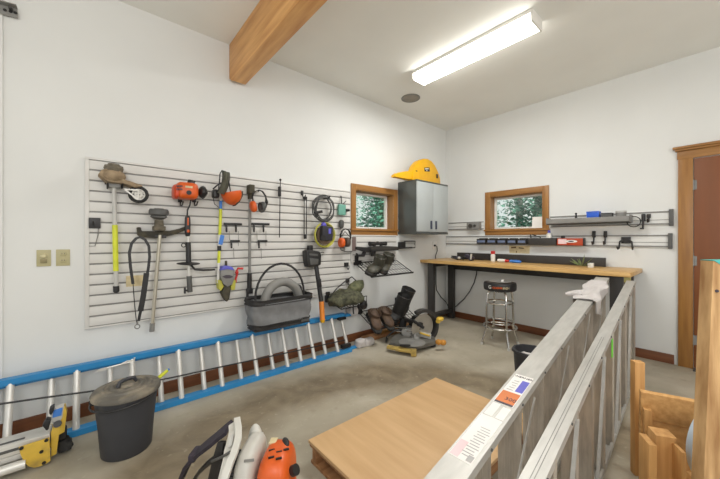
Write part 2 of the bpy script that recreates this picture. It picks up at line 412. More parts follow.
# ------------------------------------------------------------------ ceiling fittings
root = thing('ceiling_light', 'long white fluorescent wraparound fixture lit on the ceiling', 'light', (2.645, 1.535, ZC))
b = MB(); b.span((2.55, .93, ZC-.03), (2.76, 2.12, ZC), .004); b.span((2.55, .93, ZC-.095), (2.76, .945, ZC-.03), .004); b.span((2.55, 2.105, ZC-.095), (2.76, 2.12, ZC-.03), .004)
part('housing', b, M_white, root)
part('diffuser', MB().prism([(2.555, .945, ZC-.03), (2.755, .945, ZC-.03), (2.75, .945, ZC-.08), (2.735, .945, ZC-.092), (2.575, .945, ZC-.092), (2.56, .945, ZC-.08)], (0, 1.16, 0)), M_lens, root)
root = thing('ceiling_speaker', 'round grey speaker grille flush in the ceiling', 'speaker', (3.02, 2.53, ZC))
part('bezel', MB().lathe([(0, -.001), (.118, -.001), (.118, -.008), (.104, -.011), (.1, -.006), (0, -.006)], (3.02, 2.53, ZC)), M_grey, root)
part('grille', MB().lathe([(0, -.0065), (.099, -.0065), (.096, -.009), (0, -.012)], (3.02, 2.53, ZC)), pm('grille_taupe', (142, 136, 126), .7), root)
# perforated steel track hanger high on the left wall
root = thing('track_hanger', 'perforated grey steel bracket high on the wall at upper left', 'bracket', A(5, 4, .03))
p, q = A(-12, 0, .04), A(17, 8, .04)
b = MB(); b.bar(p, q, .05, .004); b.bar(p+V((0, .022, -.03)), q+V((0, .022, -.03)), .004, .06)
part('rail', b, M_grey, root)
b = MB()
for k in (.3, .55, .75, .92): c = p.lerp(q, k)+V((0, .018, -.03)); b.cone(c, c+V((0, .005, 0)), .009, seg=10)
part('bolt', b, M_black_m, root)
part('foot', MB().span(A(8, 8, .06), A(14, 13, .001), .002), M_char, root)

# ------------------------------------------------------------------ left wall: slat panel
PX0, PX1, PZ0, PZ1 = -.043, 2.345, .625, 1.815
def slat_panel(root, x0, x1, z0, z1):
    part('groove_backing', MB().span((x0, YW-.008, z0), (x1, YW-.0005, z1)), M_slatback, root)
    b = MB(); n = int(round((z1-z0)/.0762)); h = (z1-z0)/n
    for i in range(n): b.span((x0+.012, YW-.022, z0+i*h+.006), (x1-.004, YW-.008, z0+(i+1)*h-.006), .0015)
    part('slats', b, M_slat, root)
    part('edge_trim', MB().span((x0-.012, YW-.024, z0), (x0+.012, YW-.0005, z1), .002).span((x0-.012, YW-.024, z1), (x1, YW-.0005, z1+.016), .002).span((x0-.012, YW-.024, z0-.012), (x1, YW-.0005, z0), .002), M_slat, root)
root = thing('slat_wall_panel', 'large white slatted tool panel covering the left wall', 'wall panel', ((PX0+PX1)/2, YW, PZ0))
slat_panel(root, PX0, PX1, PZ0, PZ1)
part('paper_label', MB().span(A(126, 277, .0235), A(144, 286.5, .0222)), M_cream, root, 'small beige paper label')
root = thing('slat_wall_panel', 'short white slatted panel under the window on the left wall', 'wall panel', (2.75, YW, 1.02))
slat_panel(root, 2.362, 3.16, .98, 1.285)
PF = .023   # front face of panel

def hook(px, py, label, group, prongs=1, w=.06, drop=.06, reach=.1, gap=.05, m=None):
    c = A(px, py, PF); root = thing('wall_hook', label, 'hook', c, group)
    part('mount', MB().span(c+V((-w/2, -.014, -.02)), c+V((w/2, 0, .03)), .003), M_black, root)
    for k in range(prongs):
        x = (k-(prongs-1)/2)*gap
        part('prong', MB().tube([c+V((x, -.01, 0)), c+V((x, -.03, -drop)), c+V((x, -reach*.7, -drop)), c+V((x, -reach, -drop+.025))], .0055, 8), m or M_black, root)
    return root

# -- outlets
root = thing('switch_plate', 'beige wall switch plate with motion sensor left of the slat panel', 'light switch', A(43.5, 259))
part('plate', MB().span(A(36.5, 251), A(51, 267, .006), .002), M_beige, root)
part('sensor', MB().ball(A(43.6, 257.2, .008), (.018, .012, .014)), pm('sensor_cream', (196, 188, 150), .4), root)
part('switch_button', MB().span(A(40.2, 260.3, .005), A(47, 264, .011), .002), pm('button_olive', (128, 118, 82), .5), root)
root = thing('wall_outlet', 'beige duplex outlet plate beside the slat panel edge', 'outlet', A(63, 258.5))
part('plate', MB().span(A(56, 250.5), A(70, 266.5, .006), .002), M_beige, root)
for y in (255, 261.5):
    s_ = part('socket', MB().ball(A(63.2, y, .005), (.018, .005, .014), power=4), M_beige, root)
    b = MB()
    for dx in (-1, 1): b.box(A(63.2, y, .0102)+V((dx*.006, 0, .002)), (.003, .002, .008))
    part('slot', b, M_ink, s_)

# -- edger attachment
root = thing('edger_attachment', 'dirt-covered edger attachment with a small spoked wheel on a grey pole with lime sleeve', 'garden tool', A(115, 190, .09))
part('pole', MB().cone(A(114, 187, .09), A(116.2, 288, .09), .0135), M_lgrey, root)
part('grip_sleeve', MB().cone(A(114.9, 226, .09), A(115.9, 272, .09), .0165), M_lime, root)
part('pole_cap', MB().cone(A(116.1, 287, .09), A(116.3, 292.5, .09), .019).ball(A(116.3, 291.5, .09), .019), M_black, root)
part('gear_case', MB().box(A(114, 185.5, .09), (.075, .06, .05), None, .01), M_grey, root)
b = MB(); b.aprism([(97.5, 174.6), (101, 171), (105, 169.5), (121.5, 172), (123.5, 180.5), (131, 182.2), (143.5, 186.6), (136, 188.6), (126, 185), (119, 184), (106, 182)], .03, .17, .008)
b.ball(A(113, 177.5, .12), (.075, .08, .05)).rough(.006, 18)
part('guard', b, M_dirt, root)
part('blade_hub', MB().lathe([(0, .055), (.03, .055), (.036, .045), (.052, .04), (.058, .02), (.05, 0), (0, 0)], A(113.8, 172.6, .12), (0, -.35, 1)).rough(.003, 40), pm('dusty_hub', (120, 110, 92), .7, c2=(84, 78, 66), scale=40), root)
part('hub_bolt', MB().ball(A(115, 168.8, .155), .012), M_chrome, root)
wc = A(138.5, 195.5, .13); ax = V((-.15, -1, -.1)).normalized()
w_ = part('wheel', MB().ring(wc, ax, .052, .012, 30, 8), M_rubber, root)
b = MB(); b.ring(wc, ax, .02, .006, 16, 6); b.ring(wc, ax, .04, .004, 24, 6)
aa = ax.orthogonal().normalized(); ab_ = ax.cross(aa)
for k in range(6):
    d = aa*math.cos(k*math.pi/3)+ab_*math.sin(k*math.pi/3); b.tube([wc+d*.008, wc+d*.042], .0045, 6)
part('spoke', b, M_white, w_)
b = MB(); o_ = V((0, -.016, 0)); b.bar(A(124.5, 190.5, .12)+o_, wc+o_+V((-.005, 0, -.04)), .008, .01); b.bar(A(124.5, 190.5, .12)+o_, wc+o_+V((.0, 0, .03)), .008, .01); b.bar(wc+o_+V((0, 0, .03)), wc+o_+V((-.005, 0, -.04)), .008, .01)
part('wheel_bracket', b, M_white, root)
hook(107.3, 183, 'black hook left of the edger pole, under its guard', 'tool hooks on the slat panel', 1, .03, .05, .12)
hook(121.6, 183, 'black hook right of the edger pole, under its guard', 'tool hooks on the slat panel', 1, .03, .05, .12)
root = thing('wall_hook', 'square black hook with a wire loop near the left edge of the slat panel', 'hook', A(94, 222, PF), 'tool hooks on the slat panel')
part('mount', MB().span(A(88.6, 218.5, PF+.012), A(100.6, 229.5, PF), .003), M_black, root)
part('prong', MB().tube([A(93, 225, .03), A(93, 226, .1), A(93, 222, .11)], .006), M_black, root)
part('wire', MB().tube([A(98.5, 229, .03), A(98, 236, .03), A(95, 247, .03), A(89, 247, .03)], .0025, 6), M_grey, root)

# -- string trimmer attachment
root = thing('string_trimmer', 'string trimmer attachment hung head up with a round grey spool and grass-stained guard', 'garden tool', A(158, 232, .1))
part('hanger', MB().span(A(155, 236, .09), A(165, 239, PF), .004), M_black, root)
part('spool', MB().lathe([(0, .055), (.03, .055), (.034, .05), (.058, .05), (.066, .035), (.066, .012), (.05, 0), (.056, -.012), (.03, -.03), (0, -.03)], A(158.8, 216.5, .11), (0, -.12, 1)), M_dgrey, root)
part('gear_head', MB().cone(A(159, 231, .11), A(159, 221, .11), .034, .028).box(A(159, 229.5, .12), (.08, .07, .035), None, .006).rough(.003, 40), pm('gear_dusty', (112, 102, 84), .7, c2=(70, 66, 54), scale=30), root)
part('guard', MB().aprism([(137.2, 228.5), (141, 228), (142, 232.2), (155, 232.3), (170, 231.6), (180, 229.5), (189, 226), (190, 229), (178, 234.5), (168, 237.2), (158, 239), (144, 238.2), (138, 236.5)], .03, .088, .006).rough(.004, 25), M_dirt2, root)
part('shaft', MB().cone(A(160, 236, .1), A(152.3, 326, .1), .0125), M_wand, root)
part('shaft_end', MB().cone(A(152.4, 324, .1), A(151.8, 332.5, .1), .017), M_grey, root)
root = thing('shoulder_strap', 'black shoulder strap hanging in a long loop beside the string trimmer shaft', 'strap', A(140, 237, .2))
b = MB(); b.ribbon([A(x, y, .2) for x, y in [(133, 285), (130.5, 268), (129.3, 254), (131.5, 244.5), (136, 239.5), (140, 238), (145, 240.5), (148.8, 247), (149.6, 258), (148.5, 268), (146.5, 280), (144, 295), (141, 310), (138.5, 322)]], .018, .005, (0, 1, 0))
b.ribbon([A(146.5, 274, .205), A(143.5, 296, .205), (A(140.5, 312, .205))], .034, .01, (0, 1, 0)); part('webbing', b, M_black, root)
part('cord', MB().tube([A(133, 284, .2), A(134.5, 305, .2), A(136.5, 323, .2)], .003, 6), M_black_m, root)
part('clip', MB().ring(A(137.3, 327.5, .2), (.3, 1, 0), .015, .004, 16, 6).cone(A(137.4, 322, .2), A(137.3, 325, .2), .006), M_grey, root)

# -- trimmer power head (orange)
root = thing('brush_cutter', 'orange brush cutter engine on the slat panel with black throttle grip and shaft below', 'garden tool', A(187, 205, .12))
b = MB(); b.ball(A(186.5, 192.3, .14), (.077, .085, .066), power=4.5, seg=28); part('engine_cover', b, M_orange, root)
eb = MB(); eb.ball(A(175.5, 193, .14), (.02, .075, .056), power=4); part('end_cap', eb, pm('darker_orange', (196, 64, 20), .4), root)
part('muffler_opening', MB().cone(A(189, 193.6, .222), A(189, 193.6, .235), .018, seg=18), M_black, root)
part('rating_label', MB().span(A(185.5, 186.6, .228), A(192.5, 189.3, .222)), M_cream, root)
b = MB()
for i in range(4):
    for j in range(2): b.span(A(176.5+i*1.6, 186.3+j*3, .228), A(177.5+i*1.6, 188+j*3, .222))
part('vent_slots', b, M_ink, root)
b = MB(); b.ball(A(202.5, 193.2, .12), (.034, .06, .05)).rough(.01, 60); part('starter_housing', b, M_black, root)
part('fuel_cap', MB().cone(A(191, 184.5, .13), A(191.4, 181.4, .13), .028, .024).bar(A(188, 183.5, .13), A(195, 182.5, .13), .02, .012), M_black, root)
part('cable', MB().tube([A(191, 200, .12), A(190, 206, .12), A(187.5, 211, .12), A(187.2, 217, .12)], .006), M_black, root)
part('throttle_grip', MB().ball(A(187.6, 227, .12), (.02, .022, .085), power=5), M_black, root)
part('throttle_trim', MB().box(A(188, 222.5, .144), (.009, .008, .06), None, .002).box(A(188.2, 232, .144), (.018, .008, .022), None, .004), M_orange, root)
part('shaft', MB().cone(A(188, 236, .12), A(189, 278, .12), .0115), M_rung, root)
part('foam_sleeve', MB().cone(A(188.2, 243, .12), A(188.6, 263, .12), .0195), M_black, root)
part('strap_ring', MB().ring(A(183.6, 246.2, .12), (0, 1, 0), .015, .004, 18, 6), M_black_m, root)
part('barrier_bar', MB().ball(A(188.5, 264.6, .13), (.086, .05, .014), Matrix.Rotation(R(3), 3, 'Y'), 20).tube([A(191, 266, .12), A(195, 270.5, .12), A(203, 271.2, .12), A(215, 270.6, .12)], .0085, 8), M_black, root)
part('coupling', MB().cone(A(189, 277, .12), A(190, 293, .12), .0195), M_dgrey, root)
part('clamp_knob', MB().cone(A(187.5, 291.5, .12), A(184.5, 291.5, .12), .008).box(A(184.8, 291.5, .12), (.014, .02, .05), None, .004), M_black, root)
hook(179.8, 201, 'black hook under the left end of the orange engine', 'tool hooks on the slat panel', 1, .03, .05, .13)
hook(194, 201, 'black hook under the right end of the orange engine', 'tool hooks on the slat panel', 1, .03, .05, .13)

# -- forestry helmet
root = thing('safety_helmet', 'orange safety helmet hung up with its dark mesh visor raised', 'helmet', A(228, 196, .15))
hc = A(231, 193.2, .15)
b = MB()
def hel(u, v):
    th = u*2*math.pi; ph = v*math.pi/2
    return hc+V((math.cos(th)*math.cos(ph)*.085, math.sin(th)*math.cos(ph)*.1, -math.sin(ph)*.115-.0))
b.grid(hel, 28, 10); bmesh.ops.remove_doubles(b.bm, verts=b.bm.verts, dist=.0005); b.thicken(.004); b.xf(Matrix.Translation(hc) @ Matrix.Rotation(R(-14), 4, 'Y') @ Matrix.Translation(-hc))
part('shell', b, M_orange, root)
b = MB()
b.grid(lambda u, v: A(222.5+u*6.5-(1-v)*5+2.2*math.sin(v*3.1), 194-v*22+u*1.5, .19+.05*math.sin(u*math.pi)), 8, 10).thicken(.006)
part('mesh_visor', b, M_olive, root)
part('visor_rim', MB().tube([A(218, 194, .2), A(219.5, 183, .21), A(220, 175, .21), A(222, 171.5, .22), A(225.5, 172.5, .22), A(229, 183, .22), A(230.5, 193, .21)], .005), M_black, root)
part('ear_cup', MB().ball(A(215.5, 195, .12), (.028, .04, .038), power=4), M_black, root)
part('brim', MB().aprism([(237, 193.4), (243.5, 191.8), (243, 197), (240, 203), (236, 206.8), (238, 199)], .1, .2, .005), M_dirt2, root)
part('head_band', MB().tube([A(213, 190, .12), A(217, 186.5, .14), A(221, 184, .18)], .006).tube([A(213, 198, .12), A(214.5, 205, .12), A(219, 208.5, .13)], .003), M_black, root)
# -- banded pole
root = thing('banded_pole', 'long slim tool pole banded in white, blue and lime under the orange helmet', 'pole', A(220, 235, .08))
P0, P1 = A(221.5, 187, .075), A(218, 284, .075)
def seg_on(y0, y1): return P0.lerp(P1, (y0-187)/97), P0.lerp(P1, (y1-187)/97)
part('shaft', MB().cone(P0, P1, .0105), M_white, root)
for y0, y1, m in ((202, 210, M_sblue), (210, 236, M_lime), (249, 264, M_lime)):
    p, q = seg_on(y0, y1); part('band', MB().cone(p, q, .0125), m, root, {'label_blue': 'blue band', 'lime_yellow': 'lime band'}[m.name])
p, q = seg_on(235, 247); part('paper_tag', MB().box((p+q)/2+V((.012, -.014, 0)), (.034, .003, .085), Matrix.Rotation(R(12), 3, 'Y')), M_sblue, root, 'blue hang tag')
p, q = seg_on(247, 252); part('clamp', MB().cone(p, q, .016), M_black, root)
# -- small pouch
root = thing('tool_pouch', 'small grey pouch with yellow sides and blue top below the banded pole', 'pouch', A(227.5, 270, .06))
part('body', MB().aprism([(221, 271), (224, 268.8), (231, 268.8), (235, 271), (234.5, 280), (232.5, 285.5), (228, 288), (223.5, 285), (221, 279)], .03, .12, .01), M_grey, root)
part('top_band', MB().aprism([(220.5, 271.4), (223, 267.8), (228, 266.8), (232.5, 268), (235, 271.4), (228, 270.2)], .03, .126, .004), M_violet, root)
part('side_panel', MB().aprism([(218, 281), (221, 281), (224, 287.5), (221, 292), (219, 290)], .03, .1, .004), M_dully, root)
part('side_panel', MB().aprism([(231, 287), (234.5, 280), (236, 282), (235, 291), (231, 291)], .03, .1, .004), M_dully, root)
part('tail_strap', MB().aprism([(224.5, 286.5), (229, 284.5), (231, 290), (229.5, 300), (227, 303), (224.5, 300), (222, 294.5)], .04, .11, .006).box(A(226, 264.5, .06), (.02, .01, .05), None, .003), M_dirt2, root)
part('emblem', MB().aprism([(222, 277.8), (226, 276), (230, 276), (233.5, 277.8), (230, 279.4), (226, 279.4)], .12, .1225), M_ink, root)
b = MB(); b.tube([A(243, 269.6, .08), A(238, 269.4, .08), A(236.6, 272, .08), A(237, 276, .08), A(235.6, 280, .08), A(235.6, 283.5, .08)], .01, 8).ball(A(236.8, 273.5, .085), .016)
part('clip', b, M_red, root, 'red clip')

# -- double hook brackets
for i, (x, w) in enumerate(((231.5, 'between the helmet and the thin grey pole'), (259, 'right of the thin grey pole'))):
    root = thing('double_hook', 'black double hook bracket '+w, 'hook', A(x, 226, PF), 'double hook brackets')
    part('bar', MB().span(A(x-7.5, 223.6, PF+.016), A(x+10, 226.4, PF), .003), M_black, root)
    for k in (-5, 4.5): part('prong', MB().tube([A(x+k, 225, .035), A(x+k, 230, .045), A(x+k, 232.5, .1), A(x+k, 230, .13)], .0085, 8), M_black, root)
    part('prong', MB().span(A(x-1, 241, PF+.012), A(x+8, 243, PF), .002).tube([A(x, 242, .035), A(x, 247, .045), A(x, 248.5, .1)], .0085, 8), M_black, root)
    part('wire', MB().tube([A(x-2.2, 232, .03), A(x-1.8, 241, .03)], .0022, 6).tube([A(x+7, 232, .03), A(x+7, 247, .03)], .0022, 6).tube([A(x+2, 249, .03), A(x+2.6, 260, .03)], .0022, 6), M_grey, root)

# -- thin pole with grip + earmuffs
root = thing('grey_pole', 'thin grey pole with a black lower grip hanging behind the earmuffs', 'pole', A(250, 200, .06))
part('shaft', MB().cone(A(250, 190, .06), A(249.6, 277, .06), .0125), M_grey, root)
part('grip', MB().cone(A(249.6, 274, .06), A(249.4, 290, .06), .021), M_black, root)
part('fork', MB().box(A(249.4, 292, .06), (.055, .04, .05), None, .006).box(A(247.4, 297, .06), (.015, .03, .05), None, .003), M_black, root)
part('top_clamp', MB().box(A(250.6, 190.5, .065), (.05, .084, .085), None, .008).box(A(250, 197.5, .06), (.03, .045, .05), None, .006), M_dirt2, root)
root = thing('earmuffs', 'earmuffs with one orange cup on a black band hung on the thin pole', 'earmuffs', A(258, 196, .13))
part('head_band', MB().ribbon([A(x, y, .14) for x, y in [(253, 204), (252.6, 196), (255, 192.4), (258.5, 190.9), (262.5, 192.5), (265.5, 197), (266.6, 203), (265.5, 209)]], .03, .005, (0, 0, 1)), M_black, root)
part('hanger', MB().bar(A(258.5, 191.8, .17), A(258.5, 192.2, PF), .012, .012), M_black, root)
part('ear_cup', MB().ball(A(253.3, 207.6, .14), (.028, .045, .052), Matrix.Rotation(R(-12), 3, 'Y'), power=2.6), M_orange, root, 'orange ear cup')
c_ = part('ear_cup', MB().ball(A(262.3, 208.2, .14), (.03, .045, .052), Matrix.Rotation(R(12), 3, 'Y'), power=2.6), M_dgrey, root, 'dark grey ear cup')
part('cushion', MB().ring(A(260.6, 208.2, .14), (1, 0, .15), .036, .012, 20, 8), M_black, c_)

# -- thin rods
root = thing('thin_rod', 'single thin black rod hanging on the slat panel right of the earmuffs', 'rod', A(280, 185, .05))
part('rod', MB().cone(A(280.4, 180.5, .05), A(279.4, 238.5, .05), .0045, seg=8), M_black_m, root)
part('clip', MB().box(A(279.6, 192.5, .04), (.02, .034, .1), None, .004), M_black, root)
part('knob', MB().ball(A(280.4, 180.8, .05), .012), M_black, root)
root = thing('thin_rod', 'pair of thin black rods hung together left of the coiled cable', 'rod', A(305, 200, .05))
part('rod', MB().tube([A(304.2, 240, .05), A(304.2, 199, .05), A(305.2, 197.6, .05), A(306.4, 199, .05), A(306.4, 238, .05)], .005, 6), M_black_m, root)
part('tip', MB().box(A(305.3, 237.5, .05), (.028, .02, .05), None, .005), M_black, root)
part('clip', MB().box(A(305.3, 199, .04), (.03, .034, .03), None, .004), M_black, root)
hook(301.8, 194.5, 'lone black hook at the top of the slat panel above the thin rods', 'tool hooks on the slat panel', 1, .025, .05, .08)

# -- coiled cable
cc = A(324, 209, .08)
root = thing('coiled_cable', 'coil of dark grey cable hung beside the left window', 'cable', cc)
b = MB()
for k in range(5):
    n_ = 30; rr = .12+.012*(k % 3); cx = random.uniform(-.012, .012); cz = random.uniform(-.016, .012)
    b.tube([cc+V((math.cos(2*math.pi*i/n_)*rr*.94+cx, -.03+.014*k+.006*math.sin(i*1.3+k), math.sin(2*math.pi*i/n_)*rr*1.03+cz)) for i in range(n_)], .007, 6, True)
part('cable', b, M_dgrey, root)
part('plug', MB().bar(A(314.5, 214, .13), A(322, 212.5, .13), .03, .03, None, .005), M_black, root)
hook(324, 198.5, 'black hook holding the grey cable coil', 'tool hooks on the slat panel', 1, .03, .02, .12)
# -- teal gadget
root = thing('tyre_gauge', 'small teal gadget with a dark knob hung between cable coil and window', 'gadget', A(341, 210, .05))
part('body', MB().span(A(339, 205, .065), A(344.2, 216.5, .03), .008), M_teal, root)
part('mount', MB().span(A(340.5, 208, .031), A(343, 212, PF), .002), M_black, root)
part('knob', MB().cone(A(345, 211.2, .05), A(349, 211.2, .05), .017), M_black, root)
part('top_clip', MB().tube([A(341.5, 204.5, .05), A(341.6, 200, .05), A(341, 197, .03)], .006).tube([A(343.5, 204.5, .05), A(346, 202, .06)], .004), M_black, root)

# -- yellow coil with bag
cc = A(324.2, 236, .1)
root = thing('hose_coil', 'round yellow hose coil with a black pouch hung through its middle', 'hose', cc)
b = MB()
for k in range(4):
    n_ = 30; b.tube([cc+V((math.cos(2*math.pi*i/n_)*(.112+.006*k), .02-.014*k, math.sin(2*math.pi*i/n_)*(.126+.007*(k % 2)))) for i in range(n_)], .0065, 6, True)
part('hose', b, M_dully, root)
part('spool', MB().lathe([(0, -.02), (.09, -.02), (.104, 0), (.104, .02), (0, .03)], cc, (0, -1, 0)), pm('brown_spool', (110, 92, 74), .6, var=.2), root)
part('pouch', MB().box(A(326.4, 234.4, .16), (.135, .06, .155), Matrix.Rotation(R(3), 3, 'Y'), .012), pm('navy_pouch', (40, 39, 46), .7, var=.2), root)
part('pouch_label', MB().box(A(329.8, 232.2, .192), (.03, .004, .055)), M_violet, root, 'violet label')
part('float', MB().ball(A(323.6, 226, .15), (.03, .03, .03)), M_purple, root, 'violet knob')
part('reel_knob', MB().cone(A(323.5, 239, .17), A(323.5, 239, .2), .03), M_rubber, root)

# -- second hearing protection + pack
root = thing('packaged_fittings', 'clear and grey blister pack hung beside the window beneath a black hook', 'package', A(350, 245, .05))
part('card', MB().span(A(345, 238.3, .06), A(355.8, 252, .04), .003), M_lgrey, root)
part('side_stripe', MB().span(A(352.3, 238, .066), A(355.6, 251.8, .0605)), pm('maroon_grey', (108, 92, 88), .5), root, 'maroon stripe')
root = thing('earmuffs', 'earmuffs with orange cup hung in front of a blister pack beside the window', 'earmuffs', A(345, 238, .1))
part('head_band', MB().ribbon([A(x, y, .1) for x, y in [(340.8, 243), (340.4, 236), (342.3, 231.5), (345.5, 229.8), (349, 231.5), (350.6, 236), (350.2, 241)]], .03, .006, (0, 0, 1)), M_black, root)
part('wire', MB().tube([A(341, 238, .11), A(345, 232.5, .11), A(350, 238, .11)], .004).tube([A(340, 246, .1), A(341, 251, .1), A(345, 252.4, .1), A(352, 252.4, .1)], .004), M_black, root)
part('ear_cup', MB().ball(A(341.6, 243.6, .11), (.034, .045, .055), power=3), M_orange, root, 'orange ear cup')
part('ear_cup', MB().ball(A(347.2, 243.2, .11), (.034, .045, .055), power=3), pm('brown_cup', (74, 62, 54), .5), root, 'dark brown ear cup')
part('hanger', MB().ball(A(341.4, 225, .05), (.03, .025, .05), power=3), M_dgrey, root)

# -- long tool with boxy head
root = thing('hedge_tool', 'long black tool with boxy head and orange grip end right of the tool bag', 'power tool', A(313, 255, .1))
part('head', MB().aprism([(307, 252), (310, 250.5), (320, 252.5), (321.5, 256), (321.3, 265.5), (318, 267.5), (309, 268.5), (307.5, 262)], .03, .13, .012), M_black, root)
part('head_panel', MB().aprism([(309.4, 254.2), (318, 255.2), (318, 257), (309.4, 256.3)], .13, .136).aprism([(309.8, 259), (318.7, 260), (318.2, 265), (310.6, 266)], .13, .138, .002), M_dgrey, root)
part('top_mount', MB().box(A(310, 249, .06), (.05, .05, .06), None, .01).tube([A(320, 254, .09), A(323, 253, .09), A(324, 253.6, .09)], .004), M_black, root)
part('shaft', MB().cone(A(316, 266, .1), A(321.5, 304, .17), .024), M_black, root)
part('shaft_clamp', MB().box(A(319.3, 284, .16), (.04, .03, .09), Matrix.Rotation(R(-7), 3, 'Y'), .008), M_black, root)
part('grip', MB().cone(A(321.4, 302.5, .17), A(322.5, 321, .19), .027), pm('amber_grip', (226, 136, 50), .45), root, 'orange grip')
part('end_cap', MB().cone(A(322.5, 320.5, .19), A(322.6, 323.5, .192), .031, .02), M_caseyel, root)

# ------------------------------------------------------------------ extension ladder lying on edge along the left wall
root = thing('extension_ladder', 'blue fibreglass extension ladder lying on edge along the foot of the left wall', 'ladder', (.4, YW-.2, 0))
TZ, BZ = .385, .02          # rail centre heights
def lad_off(z, base): return base+(.25-.14*(z-BZ)/(TZ-BZ)) # distance from wall
def rail(x0, x1, z, doff, w=.026, h=.018):
    off = lad_off(z, doff); b = MB(); y = YW-off
    b.span((x0, y-w, z+h-.005), (x1, y+w, z+h)); b.span((x0, y-w, z-h), (x1, y-w+.005, z+h-.005)); b.span((x0, y+w-.005, z-h), (x1, y+w, z+h-.005))
    return part('rail', b, M_blue, root)
FX0 = -1.7
rail(FX0, 2.16, TZ, 0); rail(FX0, 2.16, BZ, 0); rail(FX0+.3, 2.3, TZ-.03, -.054, .024, .014); rail(FX0+.3, 2.3, BZ-.008, -.054, .024, .011)
for k in range(-4, 9):
    x = -.092+.297*k
    if x < 2.12: part('rung', MB().cone((x, YW-lad_off(BZ, 0), BZ), (x, YW-lad_off(TZ, 0), TZ+.01), .0185), M_rung, root)
    x = .081+.297*k
    if x < 2.27: part('rung', MB().cone((x, YW-lad_off(BZ, -.054), BZ), (x, YW-lad_off(TZ-.03, -.054), TZ-.03), .0185), M_rung, root)
part('rope', MB().tube([A(-30, 411, .27), A(0, 405, .27), A(45, 398.5, .265), A(100, 391, .265), A(170, 379, .265), A(220, 368, .265), A(300, 351, .25), A(345, 341, .24)], .0055, 6), M_black, root)
part('rung_lock', MB().box((2.13, YW-lad_off(.33, -.01), .345), (.1, .05, .03), None, .006), M_black_m, root)
part('rung_lock', MB().box((2.1, YW-lad_off(.08, -.01)-.02, .07), (.12, .05, .04), None, .01), M_black_m, root)
part('end_cover', MB().ball((2.35, YW-lad_off(TZ, -.06), TZ-.01), (.075, .06, .05), power=3).rough(.012, 18), M_cloth, root)
part('end_cover', MB().ball((2.33, YW-lad_off(BZ, -.03), BZ+.025), (.07, .055, .052), power=3).ball((2.44, YW-lad_off(BZ, -.03)-.01, BZ+.018), (.085, .05, .045), power=3).rough(.012, 18), M_cloth, root)

# ------------------------------------------------------------------ tool bag standing on the ladder rail
bx, bw, by0, by1, bz0, bz1 = 1.335, .615, YW-.32, YW-.075, .432, .705
root = thing('tool_bag', 'open grey canvas tool bag with black rim and hoop handle on the blue ladder', 'bag', (bx, (by0+by1)/2, bz0))
def oval(u, z, gx=0, gy=0, sag=0):
    a = u*2*math.pi; c, s_ = math.cos(a), math.sin(a); e = .35
    return V((bx+math.copysign(abs(c)**e, c)*(bw/2+gx), (by0+by1)/2+math.copysign(abs(s_)**e, s_)*((by1-by0)/2+gy), z))
def bagwall(z0, z1, g0, g1): return lambda u, v: oval(u, z0+(z1-z0)*v+.006*math.sin(u*25)*v, g0+(g1-g0)*v+.006*math.sin(v*9+u*31), g0+(g1-g0)*v+.006*math.sin(v*7+u*19))
b = MB().grid(bagwall(bz0+.05, bz1-.03, -.018, 0), 60, 8); bmesh.ops.remove_doubles(b.bm, verts=b.bm.verts, dist=.001); part('canvas_body', b.thicken(.004), M_bag, root)
b = MB().grid(bagwall(bz0, bz0+.055, -.03, -.014), 60, 3); bmesh.ops.remove_doubles(b.bm, verts=b.bm.verts, dist=.001); b.thicken(.004); b.span((bx-bw/2+.03, by0+.03, bz0), (bx+bw/2-.03, by1-.03, bz0+.008)); part('base', b, M_bagtrim, root)
b = MB().grid(bagwall(bz1-.045, bz1+.005, .003, .006), 60, 3); bmesh.ops.remove_doubles(b.bm, verts=b.bm.verts, dist=.001); part('rim', b.thicken(.008), M_bagtrim, root)
hp = [V((bx-.24+.0, (by0+by1)/2-.01, bz1-.02))]
for k in range(15):
    a = math.pi*(1-k/14); hp.append(V((bx+.01+math.cos(a)*.25, (by0+by1)/2, bz1+.0+math.sin(a)*.31)))
hp.append(V((bx+.26, (by0+by1)/2, bz1-.02)))
part('hoop_handle', MB().tube(hp, .011, 8), M_bagtrim, root)
part('name_tag', MB().box(V((bx+.21, by0+.008, bz0+.032)), (.09, .006, .02)), M_dgrey, root)
root = thing('hose_loop', 'thick grey hose looped inside the open tool bag', 'hose', (bx+.03, (by0+by1)/2, bz1-.14))
hp = []
for k in range(17):
    a = math.pi*(1.08-1.16*k/16); hp.append(V((bx+.01+math.cos(a)*.175, (by0+by1)/2-.03, bz1-.05+math.sin(a)*.19)))
part('hose', MB().tube(hp, .042, 12), M_grey, root)
part('end_collar', MB().tube(hp[-3:], .048, 12), M_dgrey, root)
solo('drill_body', MB().ball((bx+.24, (by0+by1)/2+.07, bz1+.01), (.035, .03, .07), power=3).box((bx+.24, (by0+by1)/2+.07, bz1-.12), (.045, .045, .2), None, .008), M_black, 'black tool standing upright at the right end inside the tool bag', 'tool', (bx+.24, (by0+by1)/2+.07, bz1-.22))

